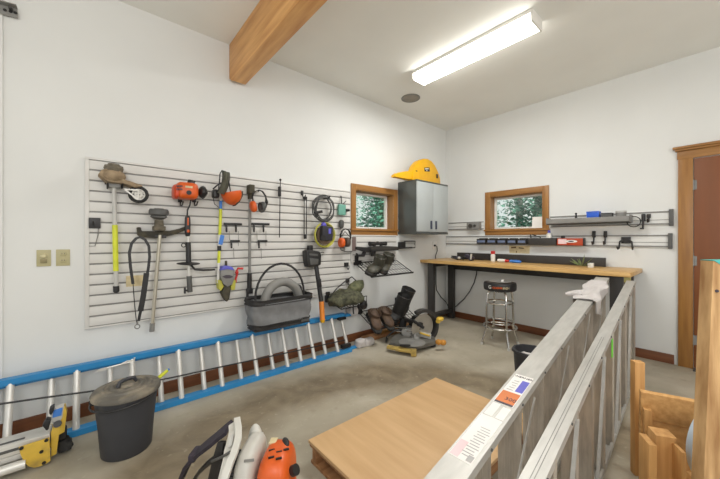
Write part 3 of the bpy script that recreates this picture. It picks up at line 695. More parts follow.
# ------------------------------------------------------------------ wire racks and what lies in them
def wire_rack(label, x0, x1, off1, zb, zf, lip, bars, ks=(.04, .9), m=M_black_m):
    """sloping wire shelf: back edge against the wall at zb, front edge at zf"""
    root = thing('wire_rack', label, 'rack', ((x0+x1)/2, YW-.03, zb), 'wire racks on the left wall')
    ya, yb = YW-.03, YW-off1
    part('rim', MB().tube([(x0, ya, zb), (x0, yb, zf), (x1, yb, zf), (x1, ya, zb)], .006, 8, True), m, root)
    part('front_lip', MB().tube([(x0, yb, zf), (x0, yb-.005, zf+lip), (x1, yb-.005, zf+lip), (x1, yb, zf)], .005, 8), m, root)
    b = MB()
    for i in range(bars+1):
        x = x0+(x1-x0)*i/bars; b.tube([(x, ya, zb), (x, yb, zf), (x, yb-.005, zf+lip)], .003, 6)
    for k in (.33, .66): b.tube([(x0, ya+(yb-ya)*k, zb+(zf-zb)*k), (x1, ya+(yb-ya)*k, zb+(zf-zb)*k)], .003, 6)
    part('wires', b, m, root)
    for k in ks: part('bracket', MB().span((x0+(x1-x0)*k-.025, ya-.01, zb-.03), (x0+(x1-x0)*k+.025, YW-.0002, zb+.09), .004), M_black, root)
    return root
wire_rack('sloping wire rack under the window holding a pair of olive rubber boots', 2.4, 3.14, .33, .96, .81, .012, 14)
wire_rack('small wire basket above the ladder end, filled with camouflage gear', 1.99, 2.35, .3, .56, .5, .1, 9)
wire_rack('low sloping wire rack near the floor holding brown shoes and black boots', 2.46, 3.25, .33, .35, .19, .012, 14)

def boot(name, label, cat, loc, yaw, lean, shaft_h, L, w, m, msole, group=None, open_r=None, roll=0, tilt=0):
    """foot points along local +x, heel at origin"""
    root = thing(name, label, cat, loc, group); r = w*.5
    mt = Matrix.Translation(V(loc)) @ Matrix.Rotation(R(tilt), 4, 'X') @ Matrix.Rotation(R(yaw), 4, 'Z') @ Matrix.Rotation(R(lean), 4, 'Y') @ Matrix.Rotation(R(roll), 4, 'X')
    b = MB(); secs = [(.0, .02, .8), (.12, .0, .95), (.3, 0, .95), (.5, 0, .95), (.7, 0, 1.0), (.86, 0, .95), (.96, 0, .7), (1, 0, .3)]
    hts = [.5, .62, .62, .5, .4, .34, .28, .16]
    rings = []
    for (k, _, ws), hh in zip(secs, hts):
        hgt = hh*L*.62; ring = []
        for i in range(14):
            a = 2*math.pi*i/14
            ring.append(b.bm.verts.new(V((k*L-.05, math.cos(a)*r*ws, .02+max(0, hgt*.5+math.sin(a)*hgt*.5)))))
        rings.append(ring)
    for p_, q_ in zip(rings, rings[1:]):
        for i in range(14): b.bm.faces.new((p_[i], p_[(i+1) % 14], q_[(i+1) % 14], q_[i]))
    b.bm.faces.new(rings[0][::-1]); b.bm.faces.new(rings[-1])
    b.lathe([(r*.9, .06), (r*.98, .12), (r*1.0, .6*shaft_h), (r*1.12, shaft_h), (r*1.02, shaft_h+.004), (r*.9, shaft_h-.05), (0, shaft_h-.07)], (r*.75, 0, 0), seg=18)
    b.rough(.004, 20); b.xf(mt); part('upper', b, m, root)
    b = MB(); pts = [(-.055, -r*.8), (L*.3, -r*.85), (L*.7, -r*1.02), (L*.93, -r*.6), (L*.96, 0), (L*.93, r*.6), (L*.7, r*1.02), (L*.3, r*.85), (-.055, r*.8)]
    b.prism([V((x, y, 0)) for x, y in pts], (0, 0, .028), .004); b.span((-.055, -r*.78, -.014), (L*.25, r*.78, .002), .004); b.xf(mt); part('sole', b, msole, root)
    return root
# olive rubber boots (rack under the window)
def onr(x, off, zb, zf, o1=.33, lift=.02): return (x, YW-off, zb+(zf-zb)*(off-.03)/(o1-.03)+lift)
boot('rubber_boot', 'olive rubber boot, left one of the pair on the window rack', 'boot', onr(2.59, .24, .96, .81), 200, 0, .19, .28, .135, M_boot, M_rubber, 'olive rubber boots on the rack', tilt=24)
boot('rubber_boot', 'olive rubber boot, right one of the pair on the window rack', 'boot', onr(2.76, .2, .96, .81), 214, 0, .2, .26, .135, M_boot, M_rubber, 'olive rubber boots on the rack', tilt=24)
boot('ankle_boot', 'brown low shoe at the left end of the low wire rack', 'shoe', onr(2.54, .17, .35, .19), 252, 4, .13, .28, .13, M_brown, M_rubber, 'brown shoes on the low rack', tilt=28)
boot('ankle_boot', 'brown low shoe beside the black boots on the low wire rack', 'shoe', onr(2.71, .17, .35, .19), 262, 4, .13, .28, .13, M_brown, M_rubber, 'brown shoes on the low rack', tilt=28)
boot('tall_boot', 'tall black boot nearer the brown shoes on the low wire rack', 'boot', onr(2.94, .25, .35, .19), 192, -5, .32, .27, .165, M_bootblk, M_rubber, 'tall black boots on the low rack', tilt=24)
boot('tall_boot', 'tall black boot at the right end of the low wire rack', 'boot', onr(3.1, .17, .35, .19), 200, -5, .34, .27, .165, M_bootblk, M_rubber, 'tall black boots on the low rack', tilt=24)
# camouflage gear in the basket
root = thing('camouflage_bag', 'lumpy camouflage bag overflowing the small wire basket', 'bag', (2.14, YW-.18, .52))
c0 = V((2.15, YW-.19, .59))
part('body', MB().ball(c0, (.22, .15, .085), seg=24).ball(c0+V((-.14, -.02, -.02)), (.12, .12, .07), seg=20).rough(.045, 9).rough(.012, 30), M_camo, root)
part('flap', MB().ball(c0+V((.13, .0, .1)), (.12, .08, .07), Matrix.Rotation(R(-35), 3, 'Y'), 20).rough(.03, 14), pm('camo_flap', (112, 114, 82), .85, c2=(64, 68, 48), scale=22, bump=.2), root)
part('strap', MB().tube([c0+V((-.24, 0, .03)), c0+V((-.17, -.05, .13)), c0+V((-.06, -.06, .2)), c0+V((.06, -.02, .23)), c0+V((.16, 0, .16))], .006), M_black, root)
part('dangling_cord', MB().tube([c0+V((-.02, -.14, -.06)), c0+V((-.03, -.155, -.13)), c0+V((-.025, -.155, -.15))], .008), M_black, root)
part('side_pouch', MB().ball(c0+V((.2, -.06, -.1)), (.05, .04, .055)), M_black, root)
hook(347.2, 282, 'black hook holding up the camouflage bag', 'tool hooks on the slat panel', 1, .05, .04, .1)
hook(346, 266, 'tall black rubber grip hook at the right edge of the slat panel', 'tool hooks on the slat panel', 1, .06, .05, .06)
hook(359.5, 264, 'black mount on the short panel left of the rubber boots', 'tool hooks on the slat panel', 1, .05, .03, .06)

# -- scoped rifle on the short panel
root = thing('air_rifle', 'black scoped rifle hanging level on the panel under the window', 'rifle', A(380, 250, .09))
part('stock', MB().aprism([(357, 250.5), (357.2, 247.6), (365, 248.2), (371, 248.4), (371, 252), (366.5, 253.5), (364.5, 257.8), (358, 257.6), (357.6, 254), (358.5, 256), (363, 256), (364.8, 252.6)], .06, .1, .004), M_black, root)
part('receiver', MB().aprism([(370, 248), (373, 247.3), (384, 247), (398.5, 247.6), (398.8, 251.3), (384, 252), (372, 252.4)], .055, .105, .004), M_char, root)
part('barrel', MB().cone(A(397, 249.3, .08), A(412, 248.6, .08), .012), M_black_m, root)
part('grip', MB().aprism([(371.5, 251.8), (376, 251.8), (375.3, 257), (372.4, 257.4)], .065, .095, .004), M_black, root)
s_ = part('scope', MB().cone(A(370.2, 244.8, .08), A(385.5, 244.6, .08), .018).cone(A(369.6, 244.8, .08), A(374, 244.8, .08), .029, .024).cone(A(381, 244.6, .08), A(385.8, 244.6, .08), .022, .028), M_black, root)
part('scope_mount', MB().box(A(374.5, 246.6, .08), (.03, .03, .05), None, .004).box(A(381, 246.6, .08), (.03, .03, .05), None, .004).cone(A(377.6, 244.2, .08), A(377.6, 242.4, .08), .015), M_black, s_)
root = thing('wire_bracket', 'open rectangular wire bracket beyond the rifle muzzle', 'bracket', A(408, 246, .06))
part('frame', MB().tube([A(401, 249.3, .12), A(415, 248.6, .12), A(415, 242, .12), A(404, 242.3, .12)], .007, 8).span(A(401, 243, .06), A(402.5, 249.5, .001), .003).tube([A(414.5, 245, .12), A(414.5, 245, .002)], .006), M_black, root)
solo('track_strip', MB().span(A(399, 241.6, .012), A(415, 245, .0005), .002), M_lgrey, 'short pale track strip right of the window panel', 'strip', A(407, 245))

# -- leaning lumber at the wall foot near the mitre saw
solo('lumber_plank', MB().span((2.5, YW-.15, .0), (3.5, YW-.03, .045), .004), M_pallet, 'rough brown plank on the floor below the black boots', 'plank', (3.0, YW-.1, 0))
solo('lumber_plank', MB().box((3.1, YW-.095, .067), (.7, .08, .042), Matrix.Rotation(R(2), 3, 'Z'), .004), M_cas_x, 'reddish offcut plank lying on the rough brown plank behind the mitre saw', 'plank', (3.1, YW-.095, .046))

# ------------------------------------------------------------------ mitre saw on the floor
ms = G(414, 344, 0)
root = thing('mitre_saw', 'grey and yellow mitre saw standing on the concrete below the bench', 'saw', (ms.x, ms.y, 0))
def S(px, py, t): return D(px, py, t)
T0 = 3.62
def lv(px, py, z): return G(px, py, z)
b = MB(); b.prism([lv(389, 347, .03), lv(393, 341, .03), lv(402, 337.5, .03), lv(424, 336, .03), lv(434, 340, .03), lv(436, 346, .03), lv(426, 349, .03), lv(410, 352, .03)], (0, 0, .05), .012)
part('base', b, pm('saw_casting', (112, 110, 104), .5, .3, var=.2, scale=14), root)
b = MB()
for p_ in ((391, 349), (433, 347), (427, 338.5), (402, 339.5)): c = lv(p_[0], p_[1], 0); b.cone((c.x, c.y, 0), (c.x, c.y, .05), .035, .025)
part('foot', b, M_black, root)
tc_ = lv(412, 343.5, .08); part('turntable', MB().lathe([(0, 0), (.145, 0), (.15, .008), (.14, .013), (.04, .014), (.036, .010), (0, .011)], (tc_.x, tc_.y, .078)), M_grey, root)
b = MB(); b.prism([lv(386.5, 347.8, .06), lv(388, 345.5, .06), lv(400, 347.5, .06), lv(412, 349.5, .06), lv(416, 349.8, .06), lv(416.5, 352.5, .06), lv(414, 353, .06), lv(400, 350.8, .06)], (0, 0, -.022), .004)
b.box(lv(413.5, 353.5, .045), (.06, .035, .08), Matrix.Rotation(R(-40), 3, 'Z'), .008); part('scale_plate', b, pm('scale_ochre', (176, 150, 80), .5, var=.15, dirt=((120, 110, 90), 14, .52)), root, 'yellow mitre scale')
part('handle_slot', MB().box(lv(405, 346.8, .085)+V((0, 0, .005)), (.12, .035, .02), Matrix.Rotation(R(-42), 3, 'Z'), .008), M_black, root)
b = MB(); b.bar(D(405, 331, 3.75), D(431, 337.5, 3.6), .02, .06, None, .004); part('fence', b, M_lgrey, root)
part('fence_stop', MB().bar(D(412, 331, 3.7), D(430, 337, 3.58), .03, .014, None, .003), M_yellow, root, 'yellow strip on the fence')
bc = D(422.5, 328, 3.66); bax = (FWD*.93+RIGHT*(-.45)+UP*.05).normalized()
part('blade', MB().lathe([(0, -.001), (.155, -.001), (.155, .001), (0, .001)], bc, bax, 48), pm('saw_blade', (178, 174, 166), .35, .6), root)
# guard arc
e1 = bax.cross(UP).normalized(); e2 = e1.cross(bax).normalized()
if e1.dot(RIGHT) < 0: e1 = -e1
gp = [bc+e1*math.cos(a)*.195+e2*math.sin(a)*.195 for a in [R(x) for x in range(120, -50, -8)]]
part('blade_guard', MB().ribbon(gp, .075, .05, None) if False else MB().sweep(gp, [(-.035, -.014), (.035, -.014), (.035, .022), (-.035, .022)]), M_char, root)
part('motor', MB().cone(bc+bax*.03, bc+bax*.2, .065, .06, 20).box(bc+bax*.1+UP*.06, (.12, .1, .1), None, .02), M_black, root)
part('grip_knob', MB().ball(D(440, 320, 3.55), (.042, .035, .024), power=3).ball(D(438, 322.5, 3.55), (.022, .03, .022)), M_yellow, root, 'yellow handle')
part('work_light', MB().ball(D(438.5, 343, 3.45), (.03, .03, .028), power=3).ball(D(443, 343.5, 3.45), (.035, .03, .028), power=3), pm('amber_knob', (186, 128, 48), .5, var=.2), root, 'amber clamp knob')
part('swing_arm', MB().bar(D(404, 320, 3.8), D(422, 326, 3.6), .05, .045, None, .01).bar(D(401, 333, 3.8), D(404, 320, 3.8), .07, .07, None, .02).bar(D(412, 321, 3.62), D(424, 329, 3.52), .03, .03, None, .008), M_black, root)
part('slide_rail', MB().cone(D(395, 328, 3.82), D(421, 330, 3.64), .014).cone(D(396, 332, 3.8), D(420, 334, 3.64), .014), M_chrome, root)
part('dust_hose', MB().tube([D(402, 331, 3.78), D(396, 331, 3.78), D(391, 334, 3.76), D(387, 338, 3.74), D(386, 343, 3.7)], .012, 8), M_black, root)
part('gear_lump', MB().ball(D(409, 334, 3.78), (.1, .08, .09)).ball(D(416, 338, 3.62), (.05, .05, .05)).rough(.03, 20), M_grey, root)

# ------------------------------------------------------------------ dustbin
bc = V((.145, 2.304, 0))
root = thing('dustbin', 'small charcoal dustbin with a ridged dusty lid in front of the ladder', 'bin', bc)
part('body', MB().lathe([(0, 0), (.118, 0), (.124, .008), (.135, .16), (.153, .335), (.158, .34), (.152, .342), (.145, .335), (.118, .012), (0, .012)], bc, seg=48), M_bin, root)
part('lid', MB().lathe([(0, .39), (.035, .39), (.042, .38), (.06, .379), (.068, .387), (.08, .386), (.087, .376), (.104, .375), (.111, .383), (.122, .381), (.128, .372), (.142, .37), (.165, .366), (.17, .355), (.168, .34), (.161, .338), (.159, .352), (0, .36)], bc, seg=48), M_binlid, root)
part('lid_handle', MB().tube([bc+V((-.045, -.02, .383)), bc+V((-.035, -.015, .408)), bc+V((0, 0, .414)), bc+V((.035, .015, .408)), bc+V((.045, .02, .383))], .011, 8), M_bin, root)
hp = []
for k in range(17):
    a = math.pi*(k/16)
    d = FWD*(-math.sin(a)*.172)+RIGHT*(-math.cos(a)*.167)*1.0
    hp.append(bc+d+V((0, 0, .305+.03*k/16-.012*math.sin(a))))
part('bail_handle', MB().tube(hp, .0055, 8), M_black, root)
part('handle_lug', MB().cone(hp[2]+V((0, 0, -.0)), hp[2]+(bc-hp[2]).normalized()*.0+UP*.001+FWD*.03, .02, seg=12), M_black, root)
# metal bar and lime tool behind it
root = thing('trowel', 'slim bright metal tool lying against the ladder above the dustbin', 'tool', A(115, 366, .3))
part('blade', MB().prism([A(95, 373.2, .3), A(100, 369.8, .3), (A(108, 368, .3)), A(109, 370, .3), A(101, 372.5, .3)], (0, .004, 0)), M_rung, root)
part('shank', MB().tube([A(107, 369, .3), A(120, 365.5, .3), A(134, 362, .29), A(134.6, 358.5, .29)], .0055).tube([A(120, 365.5, .3), A(127, 362, .29), A(133, 361.5, .28)], .004), M_rung, root)
root = thing('hand_tool', 'lime and blue handled tool sticking up behind the dustbin', 'tool', D(158, 381, 2.1))
p, q = D(156, 381, 2.05), D(168, 371, 2.1)
part('handle', MB().cone(p, q, .013, .01), M_lime, root)
part('tip', MB().cone(q, q+(q-p)*.12, .01, .006), M_sblue, root)

# ------------------------------------------------------------------ folded saw stand at lower left
root = thing('saw_stand', 'folded aluminium saw stand with yellow end plate lying at lower left', 'stand', (-.4, 2.47, 0))
ex = -.19
part('beam', MB().span((-1.6, 2.43, .105), (ex, 2.55, .165), .006).span((-1.6, 2.44, .07), (ex-.02, 2.46, .1), .003), M_rung, root)
part('beam_groove', MB().span((-1.6, 2.426, .128), (ex-.1, 2.4315, .142), .001).span((-1.6, 2.455, .162), (ex-.1, 2.475, .1662)), M_dgrey, root)
part('leg_tube', MB().cone((-1.6, 2.405, .055), (ex-.09, 2.405, .055), .024).cone((-1.6, 2.53, .04), (ex-.09, 2.53, .04), .022), M_rung, root)
pl = [(18.5, 448.5), (49.5, 438.5), (50.5, 462), (46, 465), (40, 467.5), (34, 469), (28, 467.5), (23.5, 462), (20.5, 456)]
Yp = 2.40
def AY(px, py, y): d = ray(px, py); return EYE+d*(y/d.y)
part('end_plate', MB().prism([AY(x, y, Yp) for x, y in pl], (0, .008, 0), .003), M_yellow, root)
part('end_plate', MB().prism([AY(x, y, Yp)+V((0, .16, 0)) for x, y in pl], (0, .008, 0), .002), M_yellow, root)
b = MB()
for x, y in ((21.5, 449), (46.5, 441), (41.5, 452.5), (44, 463.5)): c = AY(x, y, Yp); b.cone(c+V((0, .001, 0)), c+V((0, -.006, 0)), .0085, seg=10)
part('bolt', b, M_black_m, root)
part('foot_casting', MB().prism([AY(x, y, 2.43) for x, y in [(65, 407.5), (66.8, 414), (64.5, 433), (59, 436), (56.5, 455), (51, 458), (51, 433.5), (53, 428), (60.5, 425), (61.5, 414), (61, 408.5)]], (0, .05, 0), .003), M_yellow, root)
part('clamp_block', MB().prism([AY(x, y, 2.425) for x, y in [(53, 410.4), (64, 406.8), (62.4, 418), (60, 423), (52, 424), (51, 420.6)]], (0, .045, 0), .003), M_lgrey, root)
part('blue_pad', MB().prism([AY(x, y, 2.42) for x, y in [(53.6, 411.4), (62.6, 408.6), (61.4, 416.5), (52.4, 419)]], (0, .006, 0), .001), M_sblue, root)
part('pivot_knob', MB().cone(AY(57.5, 425, 2.41), AY(57.5, 425, 2.43), .018), M_black, root)
part('lever', MB().aprism([(42, 427), (46, 421), (51, 421.5), (48.5, 431), (46, 432)], .47, .52, .006).aprism([(49, 410.5), (54, 407.5), (54, 412), (51, 417), (49, 415)], .47, .52, .006), M_black, root)
part('leg_foot', MB().cone(AY(62, 440, 2.5), AY(66, 449, 2.5), .03, .035).box(AY(61, 434, 2.5), (.05, .06, .06), None, .01).box(AY(65, 446, 2.5), (.06, .06, .05), None, .01), M_rubber, root)

# ------------------------------------------------------------------ backpack blower in the foreground
fb = G(252, 500, 0); fb = V((.52, 1.33, 0))
root = thing('backpack_blower', 'orange and grey backpack blower with black straps standing on the floor in front', 'leaf blower', fb)
def C(px, py, z): return G(px, py, z)
tz = .44
# orange engine shroud
rzb = Matrix.Rotation(R(-41), 3, 'Z')
p = C(273, 466, .33)
b = MB(); b.ball(p+V((.0, -.04, -.06)), (.066, .11, .15), rzb, 28, 3.4); part('engine_shroud', b, M_orange, root)
q = p+V((.0, -.04, -.06))
def on_top(u, v, dz=.0): return q+rzb @ V((u, v, 0))+UP*(.149+dz)
part('shroud_label', MB().box(on_top(-.03, .05, -.004), (.028, .036, .006), rzb), M_cream, root)
part('shroud_vent', MB().ball(on_top(.022, .045, -.006), (.014, .03, .012), rzb @ Matrix.Rotation(R(25), 3, 'Z')), M_black, root)
b = MB()
for u, v in ((-.02, -.01), (.012, -.02), (.036, -.005), (-.01, -.05), (.02, -.055)): b.box(on_top(u, v, -.001), (.022, .006, .006), rzb @ Matrix.Rotation(R(20), 3, 'Z'))
part('shroud_slots', b, M_black, root)
part('oil_cap', MB().cone(on_top(.07, -.04, -.06), on_top(.085, -.045, -.05), .02), M_black, root)
# grey tank
p = C(249.5, 462, .34)
b = MB(); b.ball(p+V((0, -.02, -.07)), (.04, .12, .16), rzb, 24, 4); b.ball(p+rzb @ V((-.005, .085, .03)), (.03, .035, .07)); part('tank', b, M_tank, root)
part('tank_seam', MB().bar(C(244, 462, .432), C(254, 461, .432), .006, .008), M_grey, root)
# black ribbed duct
b = MB(); ax0, ax1 = C(238, 455, .33), C(232, 492, .2)
for k in range(12): b.ring(ax0.lerp(ax1, k/11), ax1-ax0, .034, .006, 20, 6)
b.cone(ax0, ax1, .032, .034, 20); part('ribbed_duct', b, M_black, root)
# back frame (pale)
def F_(l): return [C(x, y, z) for x, y, z in l]
b = MB()
P3 = [((228.5, 426.5, .5), (237, 420.5, .5)), ((229, 433, .49), (238.5, 431, .49)), ((227, 441, .475), (238.5, 438, .475)), ((224, 452, .455), (237, 447, .46)), ((223, 460, .44), (232.5, 459, .44)), ((220.5, 470, .42), (229, 470, .42)), ((217, 484, .38), (226, 484, .38))]
for (a, c_), (d_, e_) in zip(P3, P3[1:]):
    b.prism(F_([a, c_, e_, d_]), V((.006, .012, -.02)))
b.sweep(F_([(237, 420.5, .505), (238.5, 431, .5), (238.5, 439, .485), (235, 452, .465), (230, 464, .445), (224, 482, .40)]), [(-.012, -.01), (.012, -.01), (.012, .01), (-.012, .01)])
part('back_frame', b, M_tank, root, 'pale plastic back frame')
part('frame_recess', MB().prism(F_([(230, 437, .487), (234, 436, .487), (232, 447, .472), (227.5, 449, .468)]), V((0, 0, .004))), M_lgrey, root)
part('back_pad', MB().prism(F_([(217, 443, .45), (223.5, 443, .45), (220, 468, .36), (215, 490, .25), (205, 490, .25), (212, 460, .38)]), V((.02, .02, -.01)), .006), M_black, root)
b = MB(); b.ribbon(F_([(229, 428, .48), (222, 433.5, .45), (212, 442, .40), (203, 449, .35), (196, 455, .31), (189, 463, .24), (185, 472, .16), (180, 484, .08)]), .062, .014, (-.5, .1, .85)); part('shoulder_strap', b, M_strap, root)
b = MB(); b.ribbon(F_([(226, 449, .42), (216, 458, .36), (206, 466, .31), (198, 474, .24), (192, 486, .12)]), .03, .01, (-.5, .1, .85)); part('shoulder_strap', b, M_black, root)
part('strap_pad', MB().box(C(195, 455, .31), (.07, .03, .035), Matrix.Rotation(R(50), 3, 'Z'), .01), M_strap, root)
part('cable', MB().tube(F_([(212, 462, .37), (222, 458, .44), (230, 453, .47)]), .005), M_dgrey, root)
part('base', MB().box(V((.53, 1.32, .03)), (.3, .36, .06), Matrix.Rotation(R(-41), 3, 'Z'), .015).box(V((.53, 1.32, .13)), (.2, .24, .16), Matrix.Rotation(R(-41), 3, 'Z'), .02), M_black, root)

# ------------------------------------------------------------------ plywood on pallet
px0, px1, py0, py1 = .905, 2.095, .74, 1.495
root = thing('pallet', 'low wooden pallet on the concrete under the plywood sheet', 'pallet', ((px0+px1)/2, (py0+py1)/2, 0))
for y in (py0+.045, (py0+py1)/2, py1-.045):
    part('stringer', MB().span((px0+.01, y-.02, .018), (px1-.01, y+.02, .092), .003), M_pallet, root)
for k in range(3): x = px0+.06+k*(px1-px0-.12)/2; part('bottom_board', MB().span((x-.05, py0+.01, 0), (x+.05, py1-.01, .018), .002), M_pallet, root)
for k in range(7): x = px0+.055+k*(px1-px0-.11)/6; part('deck_board', MB().span((x-.05, py0+.005, .092), (x+.05, py1-.005, .108), .002), M_pallet, root)
solo('plywood_sheet', MB().span((px0, py0, .109), (px1, py1, .127), .002), M_ply, 'pale tan plywood sheet lying on the low pallet', 'plywood', ((px0+px1)/2, (py0+py1)/2, .109))

# ------------------------------------------------------------------ big aluminium stepladder lying on its side
root = thing('stepladder', 'tall aluminium stepladder lying on its side, its two long rails running to the bench', 'ladder', (1.9, .5, 0))
XE, XS = 3.63, .12
TS = .132
def yf(x): return .71-.059*(3.62-x)
def yr(x): return .506-.054*(3.62-x)
def zt(x): return .885-TS*(3.62-x)
def chan(fy, z0fn, w, up, fl=.03):
    b = MB(); a, c = V((XS, fy(XS), z0fn(XS))), V((XE, fy(XE), z0fn(XE))); sgn = -1 if up else 1
    b.bar(a, c, w, .004)
    for s_ in (-1, 1):
        o_ = V((0, s_*(w/2-.002), sgn*fl/2)); b.bar(a+o_, c+o_, .004, fl)
        o_ = V((0, s_*(w/2-.006), sgn*fl)); b.bar(a+o_, c+o_, .01, .004)
    return b
part('front_rail', chan(yf, zt, .1, True), M_alu, root)
part('front_rail', chan(yf, lambda x: .008, .1, False), M_alu, root)
part('rear_rail', chan(yr, lambda x: zt(x)-.01, .06, True), M_alu, root)
part('rear_rail', chan(yr, lambda x: .008, .06, False), M_alu, root)
b = MB()
for s_ in (-.005, .005):
    b.bar(V((XS, yr(XS)+s_, zt(XS)-.0078)), V((2.2, yr(2.2)+s_, zt(2.2)-.0078)), .0022, .0008)
part('rail_lines', b, M_grey, root)
for k in range(11):
    x = 3.46-.305*k
    if x < .3: break
    z1 = zt(x)-.006; rt = Matrix.Rotation(R(14), 3, 'Z'); c = V((x, yf(x), (z1+.012)/2)); h = z1-.012
    b = MB().box(c, (.003, .088, h), rt)
    for s_ in (-1, 1): b.box(c+rt @ V((.011, s_*.043, 0)), (.022, .003, h), rt)
    for s_ in (-.02, 0, .02): b.box(c+rt @ V((-.003, s_, 0)), (.004, .004, h), rt)
    part('step', b, M_alu_tread, root)
    x2 = x+.1; z1 = zt(x2)-.018; c = V((x2, yr(x2), (z1+.012)/2)); h = z1-.012; rt = Matrix.Rotation(R(-14), 3, 'Z')
    b = MB().box(c, (.003, .054, h), rt)
    for s_ in (-1, 1): b.box(c+rt @ V((.009, s_*.027, 0)), (.02, .003, h), rt)
    part('rear_bar', b, M_alu_tread, root)
for k in range(0, 10, 2):
    x = 3.3-.305*k
    part('diagonal_brace', MB().bar((x, yf(x)-.056, zt(x)-.05), (x-.29, yf(x-.29)-.056, zt(x-.29)-.36 if zt(x-.29) > .45 else .1), .004, .018), M_alu, root)
    part('diagonal_brace', MB().bar((x-.05, yr(x)-.034, zt(x)-.05), (x-.28, yr(x-.28)-.034, .06), .004, .014), M_alu, root)
b = MB()
for k in range(11):
    x = 3.46-.305*k+.01
    if x < .3: break
    for f, w in ((yf, .1), (yr, .06)): part('rivet', MB().cone((x, f(x)-w/2-.004, zt(x)-.016), (x, f(x)-w/2+.002, zt(x)-.016), .0055, seg=8), M_dgrey, root)
part('foot', MB().box((XE+.005, yf(XE), .05), (.03, .09, .08), None, .006), M_rubber, root)
part('foot', MB().box((XE+.005, yr(XE), .05), (.03, .055, .08), None, .006), M_rubber, root)
b = MB(); b.box((XS-.02, (yf(XS)+yr(XS))/2, .21), (.05, .32, .4), None, .01); part('top_cap', b, M_alu, root)
# labels on the front rail (lie in its plane)
ux = V((1, .059, TS)).normalized(); uy = V((-.059, 1, 0)).normalized(); un = ux.cross(uy)
def onrail(x, v, lift=.0025): return V((x, yf(x), zt(x)))+uy*v+un*lift
def sticker(name, x0, x1, v0, v1, m, lift, lab=None):
    pts = [onrail(x0, v0, lift), onrail(x1, v0, lift), onrail(x1, v1, lift), onrail(x0, v1, lift)]
    return part(name, MB().prism(pts, un*.0004), m, root, lab)
sticker('warning_label', .905, 1.16, -.036, .043, M_sticker, .0022, 'white instruction label')
sticker('warning_label', 1.26, 1.52, -.036, .04, M_sticker, .0022, 'white label with blue and orange panels')
sticker('label_panel', 1.375, 1.475, -.034, -.004, M_violet, .0027, 'blue panel of the label')
sticker('label_panel', 1.275, 1.36, -.034, .038, pm('label_orange', (204, 112, 48), .5, var=.05), .0027, 'orange panel of the label')
sticker('label_panel', 1.262, 1.275, -.034, .038, M_ink, .0027)
sticker('label_panel', .91, .99, .012, .041, M_pink, .0027, 'pale pink panel of the label')
for k in range(12):
    x = .93+.014*k; sticker('print_line', x, x+.004, -.03+.004*(k % 3), .008+.006*(k % 2), M_print, .0027)
sticker('print_line', .912, .94, -.033, -.014, M_print, .003)
for k in range(5):
    x = 1.375+.02*k; sticker('print_line', x, x+.005, .004, .03-.004*(k % 3), M_print, .0027)
text_part('lettering', 'WERNER', .019, M_ink, onrail(1.5, .0, .003), -uy, ux, root)
text_part('lettering', '300', .03, M_ink, onrail(1.305, -.012, .0033), -uy, ux, root)
sticker('embossed_panel', 1.165, 1.255, .006, .038, M_sticker, .0024); sticker('embossed_panel', 1.165, 1.245, -.036, -.006, M_sticker, .0024)
xg = 2.28; part('green_sticker', MB().box(V((xg, yr(xg)-.032, .615)), (.034, .002, .105)), M_green, root, 'fluorescent green sticker')

# cloth over the front rail
def cl(u, v):
    x = 2.82+.62*u; w = (v-.5)*2; a = abs(w)
    lift = .013+.022*max(0, noise.noise(V((x*6, w*1.7, 1.3))))+.012*noise.noise(V((x*15, w*4, 4)))
    y = yf(x)+(min(a, .45)/.45)*.06*(1 if w < 0 else -1) if True else 0
    top = V((x, y, zt(x)+lift))
    if a > .45:
        dz = (a-.45)/.55*((.10 if w > 0 else .05)*(1+.5*math.sin(u*7)))
        top.z = zt(x)+lift-dz; top.y += (-1 if w > 0 else 1)*.014*(1+math.sin(u*11))
    return top
def cl_in(u, v):
    w = (v-.5)*2; k = min(1, abs(w)/.6)
    return cl(u, v)+V((0, (.006*k)*(1 if w > 0 else -1)*1, -.006*(1-k)-.001))
b = MB().grid(cl, 36, 24).grid(cl_in, 36, 24)
root = thing('cleaning_cloth', 'crumpled pale cloth draped over the far end of the stepladder rail', 'cloth', (3.12, yf(3.12), zt(3.12)+.005))
part('cloth', b, M_cloth, root)
x = 2.95; p = V((x, yf(x)+.04, zt(x)+.02))
part('sleeve_end', MB().tube([p, p+V((-.01, .04, -.002)), p+V((-.03, .075, -.012)), p+V((-.04, .1, -.02))], .022, 10, radii=[1.3, 1.1, .85, .5]).rough(.008, 22), M_cloth, root)

# ------------------------------------------------------------------ black bin behind the ladder
c = G(531, 352, .3); c = V((c.x, c.y, 0))
root = thing('waste_bucket', 'black bucket with crumpled paper inside, half hidden behind the stepladder', 'bucket', c)
part('body', MB().lathe([(0, 0), (.115, 0), (.135, .3), (.142, .302), (.142, .285), (.148, .285), (.148, .31), (.13, .31), (.112, .012), (0, .012)], c, seg=10), M_bin, root)
solo('waste_paper', MB().ball(c+V((0, 0, .225)), (.11, .11, .05), seg=20).rough(.03, 16), M_cloth, 'crumpled pale paper in the black bucket', 'paper', c+V((0, 0, .19)))

